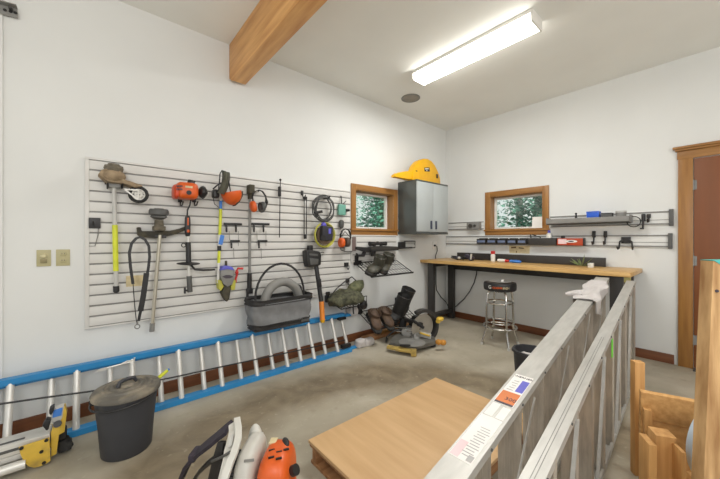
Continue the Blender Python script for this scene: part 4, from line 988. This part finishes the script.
# ------------------------------------------------------------------ workbench
bt, ye, yl = .94, .52, YW-.004
root = thing('workbench', 'long workbench with butcher-block top and charcoal steel frame along the right wall', 'workbench', (4.04, 1.72, 0))
part('worktop', MB().span((3.70, ye, bt-.042), (XW-.006, yl, bt), .004), M_bench, root)
zl = bt-.042
for y0, y1 in ((yl-.2, yl-.1), (ye+.06, ye+.16)):
    part('leg', MB().span((3.745, y0, 0), (3.80, y1, zl-.001), .004), M_char, root)
    part('leg', MB().span((4.27, y0, 0), (4.33, y1, zl-.001), .004), M_char, root)
    part('stretcher', MB().span((3.80, y0+.02, .09), (4.27, y1-.02, .14), .003), M_char, root)
    part('top_rail', MB().span((3.80, y0+.02, zl-.06), (4.27, y1-.02, zl-.001), .003), M_char, root)
part('apron', MB().span((4.28, ye+.16, .775), (4.325, yl-.2, zl-.001), .003), M_char, root)
yb0, yb1 = B(606, 262, .06).y, B(458, 262, .06).y
part('back_rail', MB().span((4.29, yb0, bt), (4.33, yb1, bt+.1), .004), M_char, root)
part('corner_bracket', MB().span((3.72, ye+.002, zl-.05), (3.74, ye+.05, zl-.001), .003), pm('brass_tab', (158, 150, 92), .4), root)

# stool
sc_ = V((3.645, 1.69, 0))
root = thing('bar_stool', 'round chrome bar stool with black padded seat under the bench edge', 'stool', sc_)
part('seat', MB().lathe([(0, .645), (.165, .645), (.176, .655), (.18, .68), (.18, .715), (.172, .738), (.13, .748), (0, .75)], sc_, seg=40), M_black, root)
part('seat_top_disc', MB().lathe([(0, .7515), (.1, .7515), (.125, .7485), (.12, .7475), (0, .7485)], sc_, seg=36), M_grey, root)
part('seat_plate', MB().lathe([(0, .63), (.13, .63), (.165, .645), (0, .645)], sc_, seg=30), M_chrome, root)
ang0 = R(-128)
for k in range(4):
    a = R(-130)+k*math.pi/2; d = V((math.cos(a), math.sin(a), 0))
    part('leg', MB().tube([sc_+d*.06+UP*.637, sc_+d*.125+UP*.63, sc_+d*.15+UP*.6, sc_+d*.158+UP*.45, sc_+d*.163+UP*.2, sc_+d*.172+UP*.15, sc_+d*.218+UP*.012], .0125, 10), M_chrome, root)
    part('foot_cap', MB().cone(sc_+d*.216+UP*.0, sc_+d*.213+UP*.03, .017, .0155), M_lgrey, root)
part('foot_ring', MB().ring(sc_+UP*.215, (0, 0, 1), .178, .0125, 40, 8), M_chrome, root)
part('brace_ring', MB().ring(sc_+UP*.5, (0, 0, 1), .148, .01, 36, 8), M_chrome, root)
part('brace_ring', MB().ring(sc_+UP*.27, (0, 0, 1), .152, .007, 36, 8), M_chrome, root)
# lettering bent round the seat edge
dcam = (V((0, 0, 0))-sc_); a0 = math.atan2(dcam.y, dcam.x)
txt = 'GEARWRENCH'
for i, ch in enumerate(txt):
    a = a0+(i-(len(txt)-1)/2)*.098+.06
    d = V((math.cos(a), math.sin(a), 0)); t_ = V((-math.sin(a), math.cos(a), 0))
    text_part('lettering', ch, .034, M_orange if i < 6 else M_cream, sc_+d*.1812+UP*.69, t_, UP, root)
a = a0-.62; d = V((math.cos(a), math.sin(a), 0)); t_ = V((-math.sin(a), math.cos(a), 0))
text_part('emblem', 'G', .055, M_white, sc_+d*.1812+UP*.692, t_, UP, root)
solo('small_cup', MB().cone(sc_+V((-.02, -.04, .752)), sc_+V((-.02, -.04, .772)), .016, .014), M_white, 'tiny white cup left on the stool seat', 'cup', sc_+V((-.02, -.04, .752)))

# things on the bench
def bp(px, py, z=bt): return G(px, py, z)
c = B(451+12, 259, .3); c = V((c.x, c.y, bt))
root = thing('tool_heap', 'heap of black cables and small clamps at the left end of the bench', 'cables', c)
b = MB()
for k in range(6):
    p0 = c+V((random.uniform(-.06, .06), .02, .012))
    b.tube([p0+V((.03*math.sin(i*1.7+k), .22*(i/7-.5)+.03*math.cos(i+k), .015+.012*math.sin(i*2.1+k*1.3)+.004*k)) for i in range(8)], .009, 6)
part('cable', b, M_black, root)
part('clamp_body', MB().box(c+V((0, -.1, .045)), (.07, .13, .06), Matrix.Rotation(R(20), 3, 'X'), .01).ball(c+V((0, .08, .03)), (.04, .07, .03)), pm('dark_violet_grip', (58, 54, 66), .5), root)
part('bright_bit', MB().ball(c+V((-.07, .02, .035)), .022).cone(c+V((-.05, -.15, .02)), c+V((-.05, -.16, .1)), .012), M_lgrey, root)
c = bp(493, 262); c.x = 4.15; c.y = B(493, 262, .23).y
root = thing('spray_bottle', 'white bottle with red cap standing on the bench', 'bottle', c)
part('body', MB().lathe([(0, 0), (.028, 0), (.03, .006), (.03, .085), (.024, .1), (.02, .105), (0, .105)], c, seg=20), M_white, root)
part('cap', MB().lathe([(0, .105), (.028, .105), (.029, .11), (.027, .145), (0, .147)], c, seg=18), M_red, root)
def tubeitem(name, label, px0, px1, y, r, m, m2, f=.8):
    p0 = B(px0, y, .26); p1 = B(px1, y, .26); p0.z = p1.z = bt+r
    rt = thing(name, label, 'tube', (p0+p1)/2-UP*r, 'tubes lying on the bench')
    pm_ = p0.lerp(p1, f); part('body', MB().cone(p0, pm_, r*.9, r, 12), m, rt); part('cap', MB().cone(pm_, p1, r*.8, r*.6, 12), m2, rt)
tubeitem('glue_tube', 'white tube with a red cap lying beside the bottle on the bench', 498, 509, 261, .022, M_white, M_red, .66)
tubeitem('glue_tube', 'blue tube lying at the right of the white tube on the bench', 510, 521, 261.5, .02, M_sblue, M_sblue, .85)
c = B(582, 264, .3); c.z = bt
root = thing('small_plant', 'small sprig of leaves lying on the right end of the bench', 'plant', c)
b = MB()
for k in range(12):
    a = random.uniform(-.5, math.pi+.5); L = random.uniform(.08, .16); d = V((math.cos(a)*.35, math.cos(a)*.9, .28+random.random()*.3)).normalized()
    pr = d.cross(UP).normalized()*.014; b.prism([c+UP*.01, c+d*L*.5+pr, c+d*L, c+d*L*.5-pr], UP*.001)
part('leaves', b, M_plant, root)
p = c+V((0, -.08, 0)); solo('white_box', MB().box(p+UP*.025, (.05, .05, .05), None, .006), M_white, 'tiny white box beside the sprig on the bench', 'box', p)

# power cords and outlet in the corner
root = thing('wall_outlet', 'ivory outlet near the corner with a black plug above the bench', 'outlet', A(434.5, 246))
part('plate', MB().span(A(432.3, 242.5), A(437, 250, .006), .002), M_white, root)
solo('flex_cable', MB().tube([A(435.2, 246.5, .01), A(435.5, 246.5, .03), A(437, 247.5, .035), A(437.2, 252, .03), A(435.5, 257, .02), A(435.8, 262, .015), A(436, 285, .015), A(436.5, 291, .015), A(441, 298, .02), A(446, 303, .03), A(449, 309, .05)], .007, 6).ball(A(434.8, 246.5, .02), (.016, .016, .016)), M_black, 'black power cord dropping behind the left end of the bench', 'cord', A(436, 285))
solo('flex_cable', MB().tube([B(477, 266, .06), B(476.5, 275, .03), B(474, 284, .03), B(470, 292, .03), B(464, 300, .03), B(457, 306.5, .03), B(451, 311, .03), B(446.5, 313, .05)], .007, 6), M_black, 'black power cord curving down the wall under the bench', 'cord', B(470, 292))

# ------------------------------------------------------------------ wall cabinet
cx0, cx1, cy, cz0, cz1 = 3.21, 3.925, 2.58, 1.316, 2.04
root = thing('wall_cabinet', 'grey steel wall cabinet with two pale doors beside the corner', 'cabinet', ((cx0+cx1)/2, YW, cz0))
part('carcass', MB().span((cx0, cy+.02, cz0), (cx1, YW-.0005, cz1), .004).span((cx0, cy+.004, cz0), (cx1, cy+.02, cz0+.03), .003).span((cx0, cy+.004, cz1-.02), (cx1, cy+.02, cz1), .003), M_cabside, root)
xm = (cx0+cx1)/2
for i, (a, c_) in enumerate(((cx0+.006, xm-.0005), (xm+.0005, cx1-.006))):
    d_ = part('door', MB().span((a, cy, cz0+.034), (c_, cy+.019, cz1-.024), .0015), M_screen, root)
    hx = xm-.055 if i == 0 else xm+.055
    part('handle', MB().span((hx-.016, cy-.012, cz0+.07), (hx+.016, cy, cz0+.185), .005), pm('handle_slate', (52, 58, 76), .4) if i == 0 else MATS['handle_slate'], d_)
# chainsaw case
c = V((3.42, 2.74, cz1))
root = thing('chainsaw_case', 'bright yellow domed chainsaw case lying on top of the wall cabinet', 'case', c)
pts = []
def YP(px, py, y): return AY(px, py, y)
yc0 = 2.66
dome = [(413, 183.5), (413, 176), (414, 170.5), (416, 165.5), (419.5, 161.5), (424, 159.4), (428, 159.6), (432, 162), (435.5, 166.5), (438.5, 173), (440.5, 179), (441, 186), (424, 183)]
p_ = [YP(x, y, yc0) for x, y in dome]
for v in p_: v.z = max(v.z, cz1+.001)
part('shell', MB().prism(p_, (0, .11, 0), .022), M_caseyel, root)
p_ = [YP(x, y, yc0+.02) for x, y in [(395, 181), (395.5, 175.6), (398, 173.6), (406, 172.2), (414, 171.6), (415, 180), (408, 182), (400, 182.6)]]
for v in p_: v.z = max(v.z, cz1+.002)
part('bar_scabbard', MB().prism(p_, (0, .075, 0), .01), M_caseyel, root)
part('badge', MB().prism([YP(x, y, yc0-.002) for x, y in [(424.3, 168.6), (429.5, 168.3), (430, 172.6), (424.7, 172.4)]], (0, .004, 0), .001), M_black, root)
part('badge_mark', MB().prism([YP(x, y, yc0-.004) for x, y in [(425, 169.4), (428.8, 169.2), (428.6, 170.2), (425.2, 170.4)]], (0, .002, 0)).prism([YP(x, y, yc0-.004) for x, y in [(426, 171.3), (427.6, 171.2), (427, 172.1)]], (0, .002, 0)), M_white, root)
part('latch', MB().box(YP(437, 177.2, yc0-.002), (.035, .02, .06), None, .006).box(YP(416.5, 172, yc0-.002), (.03, .012, .012), None, .003), M_black, root)

# ------------------------------------------------------------------ rails on the right wall
def rail_track(label, pxa, pxb, za, zb, caps):
    ya, yb = B(pxa, 230).y, B(pxb, 230).y     # ya > yb
    root = thing('wall_track', label, 'rail', (XW, (ya+yb)/2, za))
    part('strip', MB().span((XW-.012, yb, za), (XW-.0005, ya, zb), .002), M_wall, root)
    b = MB()
    for z in (za+.014, zb-.014): b.span((XW-.02, yb, z-.007), (XW-.011, ya, z+.007), .002)
    b.span((XW-.0145, yb, za+.052), (XW-.0115, ya, za+.058))
    part('lip', b, M_grey, root)
    if caps: part('end_cap', MB().span((XW-.03, yb-.012, za-.008), (XW-.0005, yb+.02, zb+.008), .003), M_dgrey, root)
rail_track('short wall track left of the right-hand window', 449, 484, 1.39, 1.52, False)
rail_track('upper wall track right of the window carrying the grey tray shelf', 550.5, 672, 1.39, 1.54, True)
rail_track('long lower wall track below the window and tray shelf', 446.5, 671, 1.16, 1.30, True)
c = B(474, 227, .05)
root = thing('hose_clamp_holder', 'small grey holder clipped on the short track left of the window', 'holder', c)
part('body', MB().box(c, (.09, .2, .11), None, .012), M_grey, root)
part('knob', MB().cone(c+V((-.045, .03, 0)), c+V((-.065, .03, 0)), .03).cone(c+V((-.045, -.04, .0)), c+V((-.06, -.04, 0)), .02), M_char, root)
# tray shelf
ya, yb = B(549, 222, .1).y, B(629, 222, .2).y
root = thing('tray_shelf', 'dark grey steel tray shelf hung on the upper wall track', 'shelf', (XW-.11, (ya+yb)/2, 1.37))
b = MB(); b.prism([(XW-.021, ya, 1.42), (XW-.021, ya, 1.5), (XW-.2, ya, 1.475), (XW-.2, ya, 1.437)], (0, yb-ya, 0), .003)
part('tray', b, pm('tray_grey', (72, 72, 68), .5, .2), root)
part('lip', MB().span((XW-.206, yb, 1.435), (XW-.2, ya, 1.49), .002), M_grey, root)
part('end_bracket', MB().span((XW-.19, yb-.006, 1.425), (XW-.021, yb, 1.505), .002).span((XW-.19, ya, 1.425), (XW-.021, ya+.006, 1.505), .002), M_grey, root)
def on_shelf(name, label, cat, px0, px1, hgt, m, m2=None, round_=False, off=.12):
    y0, y1 = B(px0, 215, off).y, B(px1, 215, off).y; zb = 1.4895; c = V((XW-off, (y0+y1)/2, zb)); w = abs(y1-y0)
    rt = thing(name, label, cat, c)
    if round_:
        part('body', MB().lathe([(0, 0), (w/2, 0), (w/2, hgt*.7), (0, hgt*.7)], c, seg=24), m, rt); part('lid', MB().lathe([(0, hgt*.7), (w/2*1.04, hgt*.7), (w/2*1.04, hgt), (0, hgt)], c, seg=24), m2, rt)
    else:
        part('body', MB().box(c+UP*hgt*.4, (.1, w, hgt*.8), None, .005), m, rt); part('lid', MB().box(c+UP*hgt*.9, (.104, w*1.02, hgt*.2), None, .003), m2 or m, rt)
on_shelf('plastic_box', 'bright blue plastic box on the grey tray shelf', 'box', 587.5, 600, .07, M_bluepl)
on_shelf('plastic_box', 'low dark grey box on the tray shelf beside the blue box', 'box', 602, 612.5, .045, M_dgrey, M_black)
on_shelf('tin', 'round grey tin at the right end of the tray shelf', 'tin', 615.5, 626.5, .06, M_grey, M_lgrey, True)
c = V((XW-.12, B(576, 215, .12).y, 1.4895)); root = thing('small_fitting', 'tiny black fitting standing at the left of the tray shelf', 'fitting', c)
part('stem', MB().cone(c, c+UP*.05, .014, .006), M_black, root); part('tip', MB().ball(c+UP*.055, .012), M_black, root)
# paper card + things by the window sill
c = B(538.5, 233, -.02); zs = RW[2]+.0085
solo('paper_card', MB().box(V((XW+.035, B(538, 225, -.03).y, zs+.075)), (.004, .145, .15), Matrix.Rotation(R(8), 3, 'Y')), M_sticker, 'white paper card propped in the right-hand window', 'card', V((XW+.03, B(538, 225, -.03).y, zs)))
# five small bins on lower track
for k in range(5):
    xa, xb = 477+k*10.1, 486+k*10.1
    ya, yb = B(xa, 242, .09).y, B(xb, 242, .09).y
    w = ('leftmost', 'second from the left', 'middle', 'second from the right', 'rightmost')[k]
    c = V((XW-.06, (ya+yb)/2, 1.175)); root = thing('parts_bin', w+' of five small blue-grey parts bins under the window', 'bin', c, 'small parts bins on the lower track')
    b = MB(); x0, x1 = XW-.1, XW-.022; z0 = 1.18; z1 = 1.262; t = .003
    b.span((x0, yb, z0), (x1, ya, z0+t)); b.span((x0, yb, z0), (x0+t, ya, z0+.06)); b.span((x1-t, yb, z0), (x1, ya, z1)); b.span((x0, yb, z0), (x1, yb+t, z0+.07)); b.span((x0, ya-t, z0), (x1, ya, z0+.07))
    part('tub', b, M_char, root)
    part('label_window', MB().span((x0-.002, yb+.012, z0+.02), (x0, ya-.012, z0+.05)), M_binblue, root, 'pale blue front')
# dark tray + red level
ya, yb = B(528.5, 242, .09).y, B(556, 242, .09).y
solo('magnet_tray', MB().span((XW-.095, yb, 1.172), (XW-.022, ya, 1.262), .004), M_char, 'plain dark grey tray between the small bins and the red box', 'tray', (XW-.06, (ya+yb)/2, 1.172))
ya, yb = B(557, 242, .09).y, B(584, 242, .09).y
c = V((XW-.06, (ya+yb)/2, 1.172))
root = thing('blade_box', 'red-orange flat box with a white oval mark on the lower track', 'box', c)
part('carton', MB().span((XW-.09, yb+.01, 1.174), (XW-.022, ya, 1.258), .003), pm('carton_red', (160, 48, 24), .45, c2=(184, 76, 34), scale=5), root)
part('end_cap', MB().span((XW-.092, yb, 1.172), (XW-.022, yb+.012, 1.262), .003), M_black, root)
xf_ = XW-.0905
part('price_label', MB().span((xf_-.001, ya-.1, 1.19), (xf_, ya-.012, 1.248)), M_pink, root)
b = MB(); cy_ = (ya+yb)/2-.01
b.prism([V((xf_-.0012, cy_+math.cos(i*math.pi/10)*.062, 1.222+math.sin(i*math.pi/10)*.016)) for i in range(20)], (.0012, 0, 0)); part('oval_mark', b, M_white, root)
part('oval_centre', MB().prism([V((xf_-.0018, cy_+math.cos(i*math.pi/8)*.03, 1.222+math.sin(i*math.pi/8)*.008)) for i in range(16)], (.0008, 0, 0)), M_ink, root)
c = V((XW-.06, B(563, 236, .06).y, 1.2585)); solo('dark_knob', MB().lathe([(0, 0), (.018, 0), (.022, .012), (.016, .03), (0, .034)], c, seg=16), M_black, 'black knob standing on the red-orange box', 'knob', c)
c = V((XW-.055, B(549, 237, .06).y, 1.2635)); root = thing('glue_bottle', 'small white bottle with violet cap under the window corner', 'bottle', c)
part('body', MB().lathe([(0, 0), (.03, 0), (.03, .05), (.015, .065), (0, .065)], c, seg=16), M_white, root); part('cap', MB().lathe([(0, .065), (.016, .065), (.013, .095), (0, .095)], c, seg=12), M_purple, root)
c = V((XW-.05, B(535, 237, .05).y, 1.2635)); root = thing('folding_rule', 'dark folded prop standing under the window sill', 'prop', c)
part('arm', MB().bar(c+V((0, .05, 0)), c+V((0, .055, .045)), .01, .012).bar(c+V((0, -.07, .004)), c+V((0, .03, .045)), .01, .012), M_char, root)
# cream sign under lower track
root = thing('paper_sign', 'cream paper sign with brown writing pinned under the lower track', 'sign', B(520, 254))
part('sheet', MB().bprism([(509, 246.6), (530, 246.8), (529.5, 254.6), (509.5, 254)], 0.0005, .004), M_cream, root)
part('writing', MB().bprism([(511, 247.8), (516, 247.7), (516, 249.2), (511, 249.2)], .004, .005).bprism([(518.6, 248.2), (524, 248.9), (524, 249.8), (518.8, 249.4)], .004, .005).bprism([(516, 252), (517, 252), (517, 253.6), (516, 253.6)], .004, .005), pm('brown_ink', (96, 72, 44), .6), root)
# hooks on the right tracks
def bhook(px, py0, py1, label, kind, off=.02):
    c = B(px, py0, off); root = thing('track_hook', label, 'hook', c, 'hooks on the right wall tracks'); e = B(px, py1, off)
    h = c.z-e.z
    part('mount', MB().box((c+e)/2+V((0, 0, h*.25)), (.014, .08 if kind == 'd' else .032, h*.5), None, .003), M_black, root)
    if kind == 's': part('prong', MB().tube([V((XW-off-.01, c.y, (c.z+e.z)/2)), V((XW-off-.02, c.y, e.z)), V((XW-off-.07, c.y, e.z-.002)), V((XW-off-.085, c.y, e.z+.03))], .008), M_black, root)
    if kind == 'd':
        for s_ in (-1, 1): part('prong', MB().tube([V((XW-off-.01, c.y+s_*.022, c.z-.03)), V((XW-off-.015, c.y+s_*.05, (c.z+e.z)/2+.02)), V((XW-off-.02, c.y+s_*.055, e.z+.02)), V((XW-off-.05, c.y+s_*.06, e.z+.01)), V((XW-off-.06, c.y+s_*.065, e.z+.035))], .008), M_black, root)
    if kind == 'r':
        part('prong', MB().tube([V((XW-off-.01, c.y, c.z)), V((XW-off-.03, c.y, e.z)), V((XW-off-.08, c.y+.01, e.z+.005))], .009), M_black, root)
        part('ring', MB().ring(V((XW-off-.05, c.y+.07, (c.z+e.z)/2)), (1, .3, 0), .055, .005, 24, 6), M_black_m, root)
bhook(643.4, 215, 230, 'black ring hook on the upper track right of the tray shelf', 'r', .024)
bhook(648.8, 215, 223, 'short black hook beside the ring hook on the upper track', 's', .024)
bhook(594, 232, 245, 'green-black hook nearest the red-orange box on the lower track', 's', .024)
bhook(605.4, 232, 245, 'middle of the three black hooks on the lower track', 's', .024)
bhook(626, 238, 251, 'wide double hook at the right of the lower track', 'd', .024)

# ------------------------------------------------------------------ timber and tub at lower right
p = D(637.5, 362, 1.64); rzp = Matrix.Rotation(math.atan2(RIGHT.y, RIGHT.x)+R(-12), 3, 'Z')
solo('timber_post', MB().box(V((p.x, p.y, p.z/2)), (.046, .04, p.z), rzp, .003), M_pinez, 'upright pine post beside the far rails of the stepladder', 'post', (p.x, p.y, 0))
pa, pb = D(640, 391, 1.52), D(697, 402, 1.42); zt_ = (pa.z+pb.z)/2; pa.z = pb.z = 0
c = (pa+pb)/2; W_ = (pb-pa).length; rotz = Matrix.Rotation(math.atan2((pb-pa).y, (pb-pa).x), 3, 'Z')
root = thing('plank_panel', 'pine plank panel standing on edge behind the upright offcuts at lower right', 'panel', c)
bb = lambda x, y, z, sx, sy, sz, bev=.004: (c+rotz @ V((x, y, 0))+UP*z, (sx, sy, sz), rotz, bev)
for k in range(4):
    z1 = zt_-.13*k; z0 = max(0, z1-.128)
    part('plank', MB().box(*bb(0, .008*(k % 2), (z0+z1)/2, W_, .036, z1-z0)), M_pine, root)
part('batten', MB().box(*bb(-W_/2+.02, -.034, zt_/2-.03, .03, .028, zt_-.08)), M_pinez, root)
rz = Matrix.Rotation(math.atan2(RIGHT.y, RIGHT.x)+R(-20), 3, 'Z')
def stump(px, py, t, w, d, mat, label, twist=0):
    p = D(px, py, t); r_ = rz @ Matrix.Rotation(R(twist), 3, 'Z')
    solo('timber_offcut', MB().box(V((p.x, p.y, p.z/2)), (w, d, p.z), r_, .004), mat, label, 'timber', (p.x, p.y, 0))
stump(662, 433, 1.30, .07, .07, M_pinez, 'thick square pine offcut standing upright in front of the plank panel')
stump(647.5, 440, 1.275, .026, .085, M_pinez, 'narrow pine offcut standing left of the thick square one')
stump(677.5, 447, 1.24, .014, .085, M_pinez, 'thin pine strip standing right of the thick square offcut')
# round blue lid standing on edge
c = D(715, 445, 1.25); axn = (RIGHT*.286-FWD*.957).normalized(); r0 = .15
solo('timber_stack', MB().box(V((c.x, c.y, (c.z-r0*1.03)/2)), (.14, .08, c.z-r0*1.03-.001), rz, .002), M_pine, 'pine block on the floor under the round blue lid', 'timber', (c.x, c.y, 0))
root = thing('tub_lid', 'round blue plastic lid with pale rim standing on edge before the plank panel', 'lid', (c.x, c.y, c.z-r0))
part('dish', MB().lathe([(0, .014), (r0*.84, .014), (r0*.91, -.004), (r0*.91, -.01), (r0*.86, .008), (0, .008)], c, axn, 40), M_bluegrey, root)
part('rim', MB().lathe([(r0*.9, -.012), (r0*1.0, -.016), (r0*1.03, .0), (r0*1.0, .012), (r0*.9, .006), (r0*.88, -.004), (r0*.9, -.012)], c, axn, 44), M_bluepale, root)

# tall rough board at right edge
tb0 = 1.04
pt, pb = D(713.3, 262, tb0), D(698, 500, 1.0)
pb.z = 0
root = thing('rough_board', 'tall rough timber board with a turquoise top at the right edge', 'board', pb)
dirw = RIGHT*.98+FWD*.2
m_ = [pt, pt+dirw*.16, V((pb.x, pb.y, 0))+dirw*.19, V((pb.x, pb.y, 0))]
part('board', MB().prism(m_, FWD*.04, .003), M_osb, root)
pt2 = pt.lerp(m_[3], .055)
part('paint_band', MB().prism([pt+FWD*(-.002)+UP*.002, pt+dirw*.162+FWD*(-.002)+UP*.002, pt+dirw*.162+FWD*(-.002)-UP*.05, pt+dirw*.03-FWD*.002-UP*.012], FWD*.044), pm('turquoise_paint', (70, 178, 172), .5), root, 'turquoise painted top')
part('nail_hole', MB().cone(D(717, 292, tb0-.005), D(717, 292, tb0+.01), .005, seg=8), M_ink, root)

# ------------------------------------------------------------------ outside: ground and trees seen through the windows
struct('trim_3', MB().span((XW+TH+.01, -6, -.4), (18, 18, -.35)).span((-6, YW+TH+.01, -.4), (XW+TH+.01, 18, -.35)), M_ground, label='forest floor outside the windows')
def tree(x, y, h, tr, cr, leafm, label, group, low=.3, n=2300):
    root = thing('tree', label, 'tree', (x, y, -.35), group)
    part('trunk', MB().tube([(x, y, -.35), (x+.05, y, h*.3), (x, y+.05, h*.7), (x, y, h)], 1, 9, radii=[tr, tr*.85, tr*.55, tr*.2]), M_bark, root)
    b = MB(); rnd = random.Random(int(x*97+y*31))
    for k in range(n):
        z = low*h+(1-low)*h*rnd.random(); rr = cr*(1.05-(z/h)*.75)*math.sqrt(rnd.random()); a = rnd.random()*6.283
        c = V((x+math.cos(a)*rr, y+math.sin(a)*rr, z)); s = rnd.uniform(.05, .11)
        d1 = V((rnd.uniform(-1, 1), rnd.uniform(-1, 1), rnd.uniform(-.6, .3))).normalized()*s; d2 = d1.orthogonal().normalized()*s*.45
        vs = [b.bm.verts.new(p_) for p_ in (c-d1, c+d2, c+d1, c-d2)]; b.bm.faces.new(vs)
    part('foliage', b, leafm, root, flat=True)
g1 = 'forest trees outside the left window'
for x, y, h, tr, cr, m, lo in ((4.5, 5.6, 6, .06, .55, M_leaf, .5), (5.75, 5.7, 5.5, .07, .62, M_leaf2, .05), (5.3, 7.3, 6.5, .09, .75, M_leaf, .1), (7.0, 7.0, 6, .1, .9, M_leaf, .05), (6.6, 9.4, 7, .1, 1.1, M_leaf2, .05), (8.9, 9.2, 7, .1, 1.1, M_leaf, .05), (9.0, 11.8, 9, .1, 1.4, M_leaf2, .05)):
    tree(x, y, h, tr, cr, m, 'green forest tree outside the left window', g1, lo)
g2 = 'forest trees outside the right window'
for x, y, h, tr, cr, m, lo in ((7.0, 3.5, 6, .06, .55, M_leaf2, .45), (7.2, 2.2, 5.5, .06, .5, M_leaf, .3), (8.4, 4.6, 6.5, .1, .75, M_leaf, .05), (8.6, 3.0, 6, .09, .8, M_leaf, .05), (10.4, 4.2, 7, .12, 1.0, M_leaf2, .05), (10.6, 6.3, 7, .12, 1.0, M_leaf, .05), (10.4, 2.1, 7, .1, 1.0, M_leaf2, .05), (13, 4.6, 9, .12, 1.4, M_leaf2, .05)):
    tree(x, y, h, tr, cr, m, 'green forest tree outside the right window', g2, lo)

# ------------------------------------------------------------------ light
W = bpy.data.worlds.new('daylight'); SC.world = W; W.use_nodes = True
bg = W.node_tree.nodes['Background']; bg.inputs['Color'].default_value = (.98, .98, .98, 1); bg.inputs['Strength'].default_value = .75
def area(name, loc, sx, sy, e, rot=(0, 0, 0), col=(1, .995, .985)):
    L = bpy.data.lights.new(name, 'AREA'); L.shape = 'RECTANGLE'; L.size = sx; L.size_y = sy; L.energy = e; L.color = col
    o = bpy.data.objects.new(name, L); COL.objects.link(o); o.location = loc; o.rotation_euler = rot; return o
def fill_point(name, loc, r, e, col=(1, .995, .985)):  # point light for the added fill behind the camera
    L = bpy.data.lights.new(name, 'POINT'); L.shadow_soft_size = r; L.energy = e; L.color = col
    o = bpy.data.objects.new(name, L); COL.objects.link(o); o.location = loc; return o
area('ceiling_tube', (2.645, 1.535, ZC-.1), .2, 1.15, 27)
fill_point('fill_light', (-.8, -.5, 2.2), .35, 60)  # unseen fill lights added behind the camera to even out walls and ceiling
fill_point('fill_light', (.9, -1.8, 2.1), .35, 70)
fill_point('fill_light', (2.0, -2.2, 2.2), .35, 14)
sl = bpy.data.lights.new('sun', 'SUN'); sl.energy = 4.0; sl.angle = R(3); so = bpy.data.objects.new('sun', sl); COL.objects.link(so)
so.rotation_euler = V((-.55, -.45, 1.15)).to_track_quat('Z', 'Y').to_euler()

# ------------------------------------------------------------------ camera
cam = bpy.data.cameras.new('camera'); co = bpy.data.objects.new('camera', cam); COL.objects.link(co); SC.camera = co
cam.sensor_width = 36; cam.lens = FPX/720*36; cam.clip_start = .02
co.location = EYE; co.rotation_euler = (R(90), 0, math.atan2(-SA, CA)); cam.shift_y = -(239.5-HY)/720*-1
SC.view_settings.view_transform = 'Standard'; SC.view_settings.look = 'None'; SC.view_settings.gamma = 1; SC.view_settings.exposure = .25
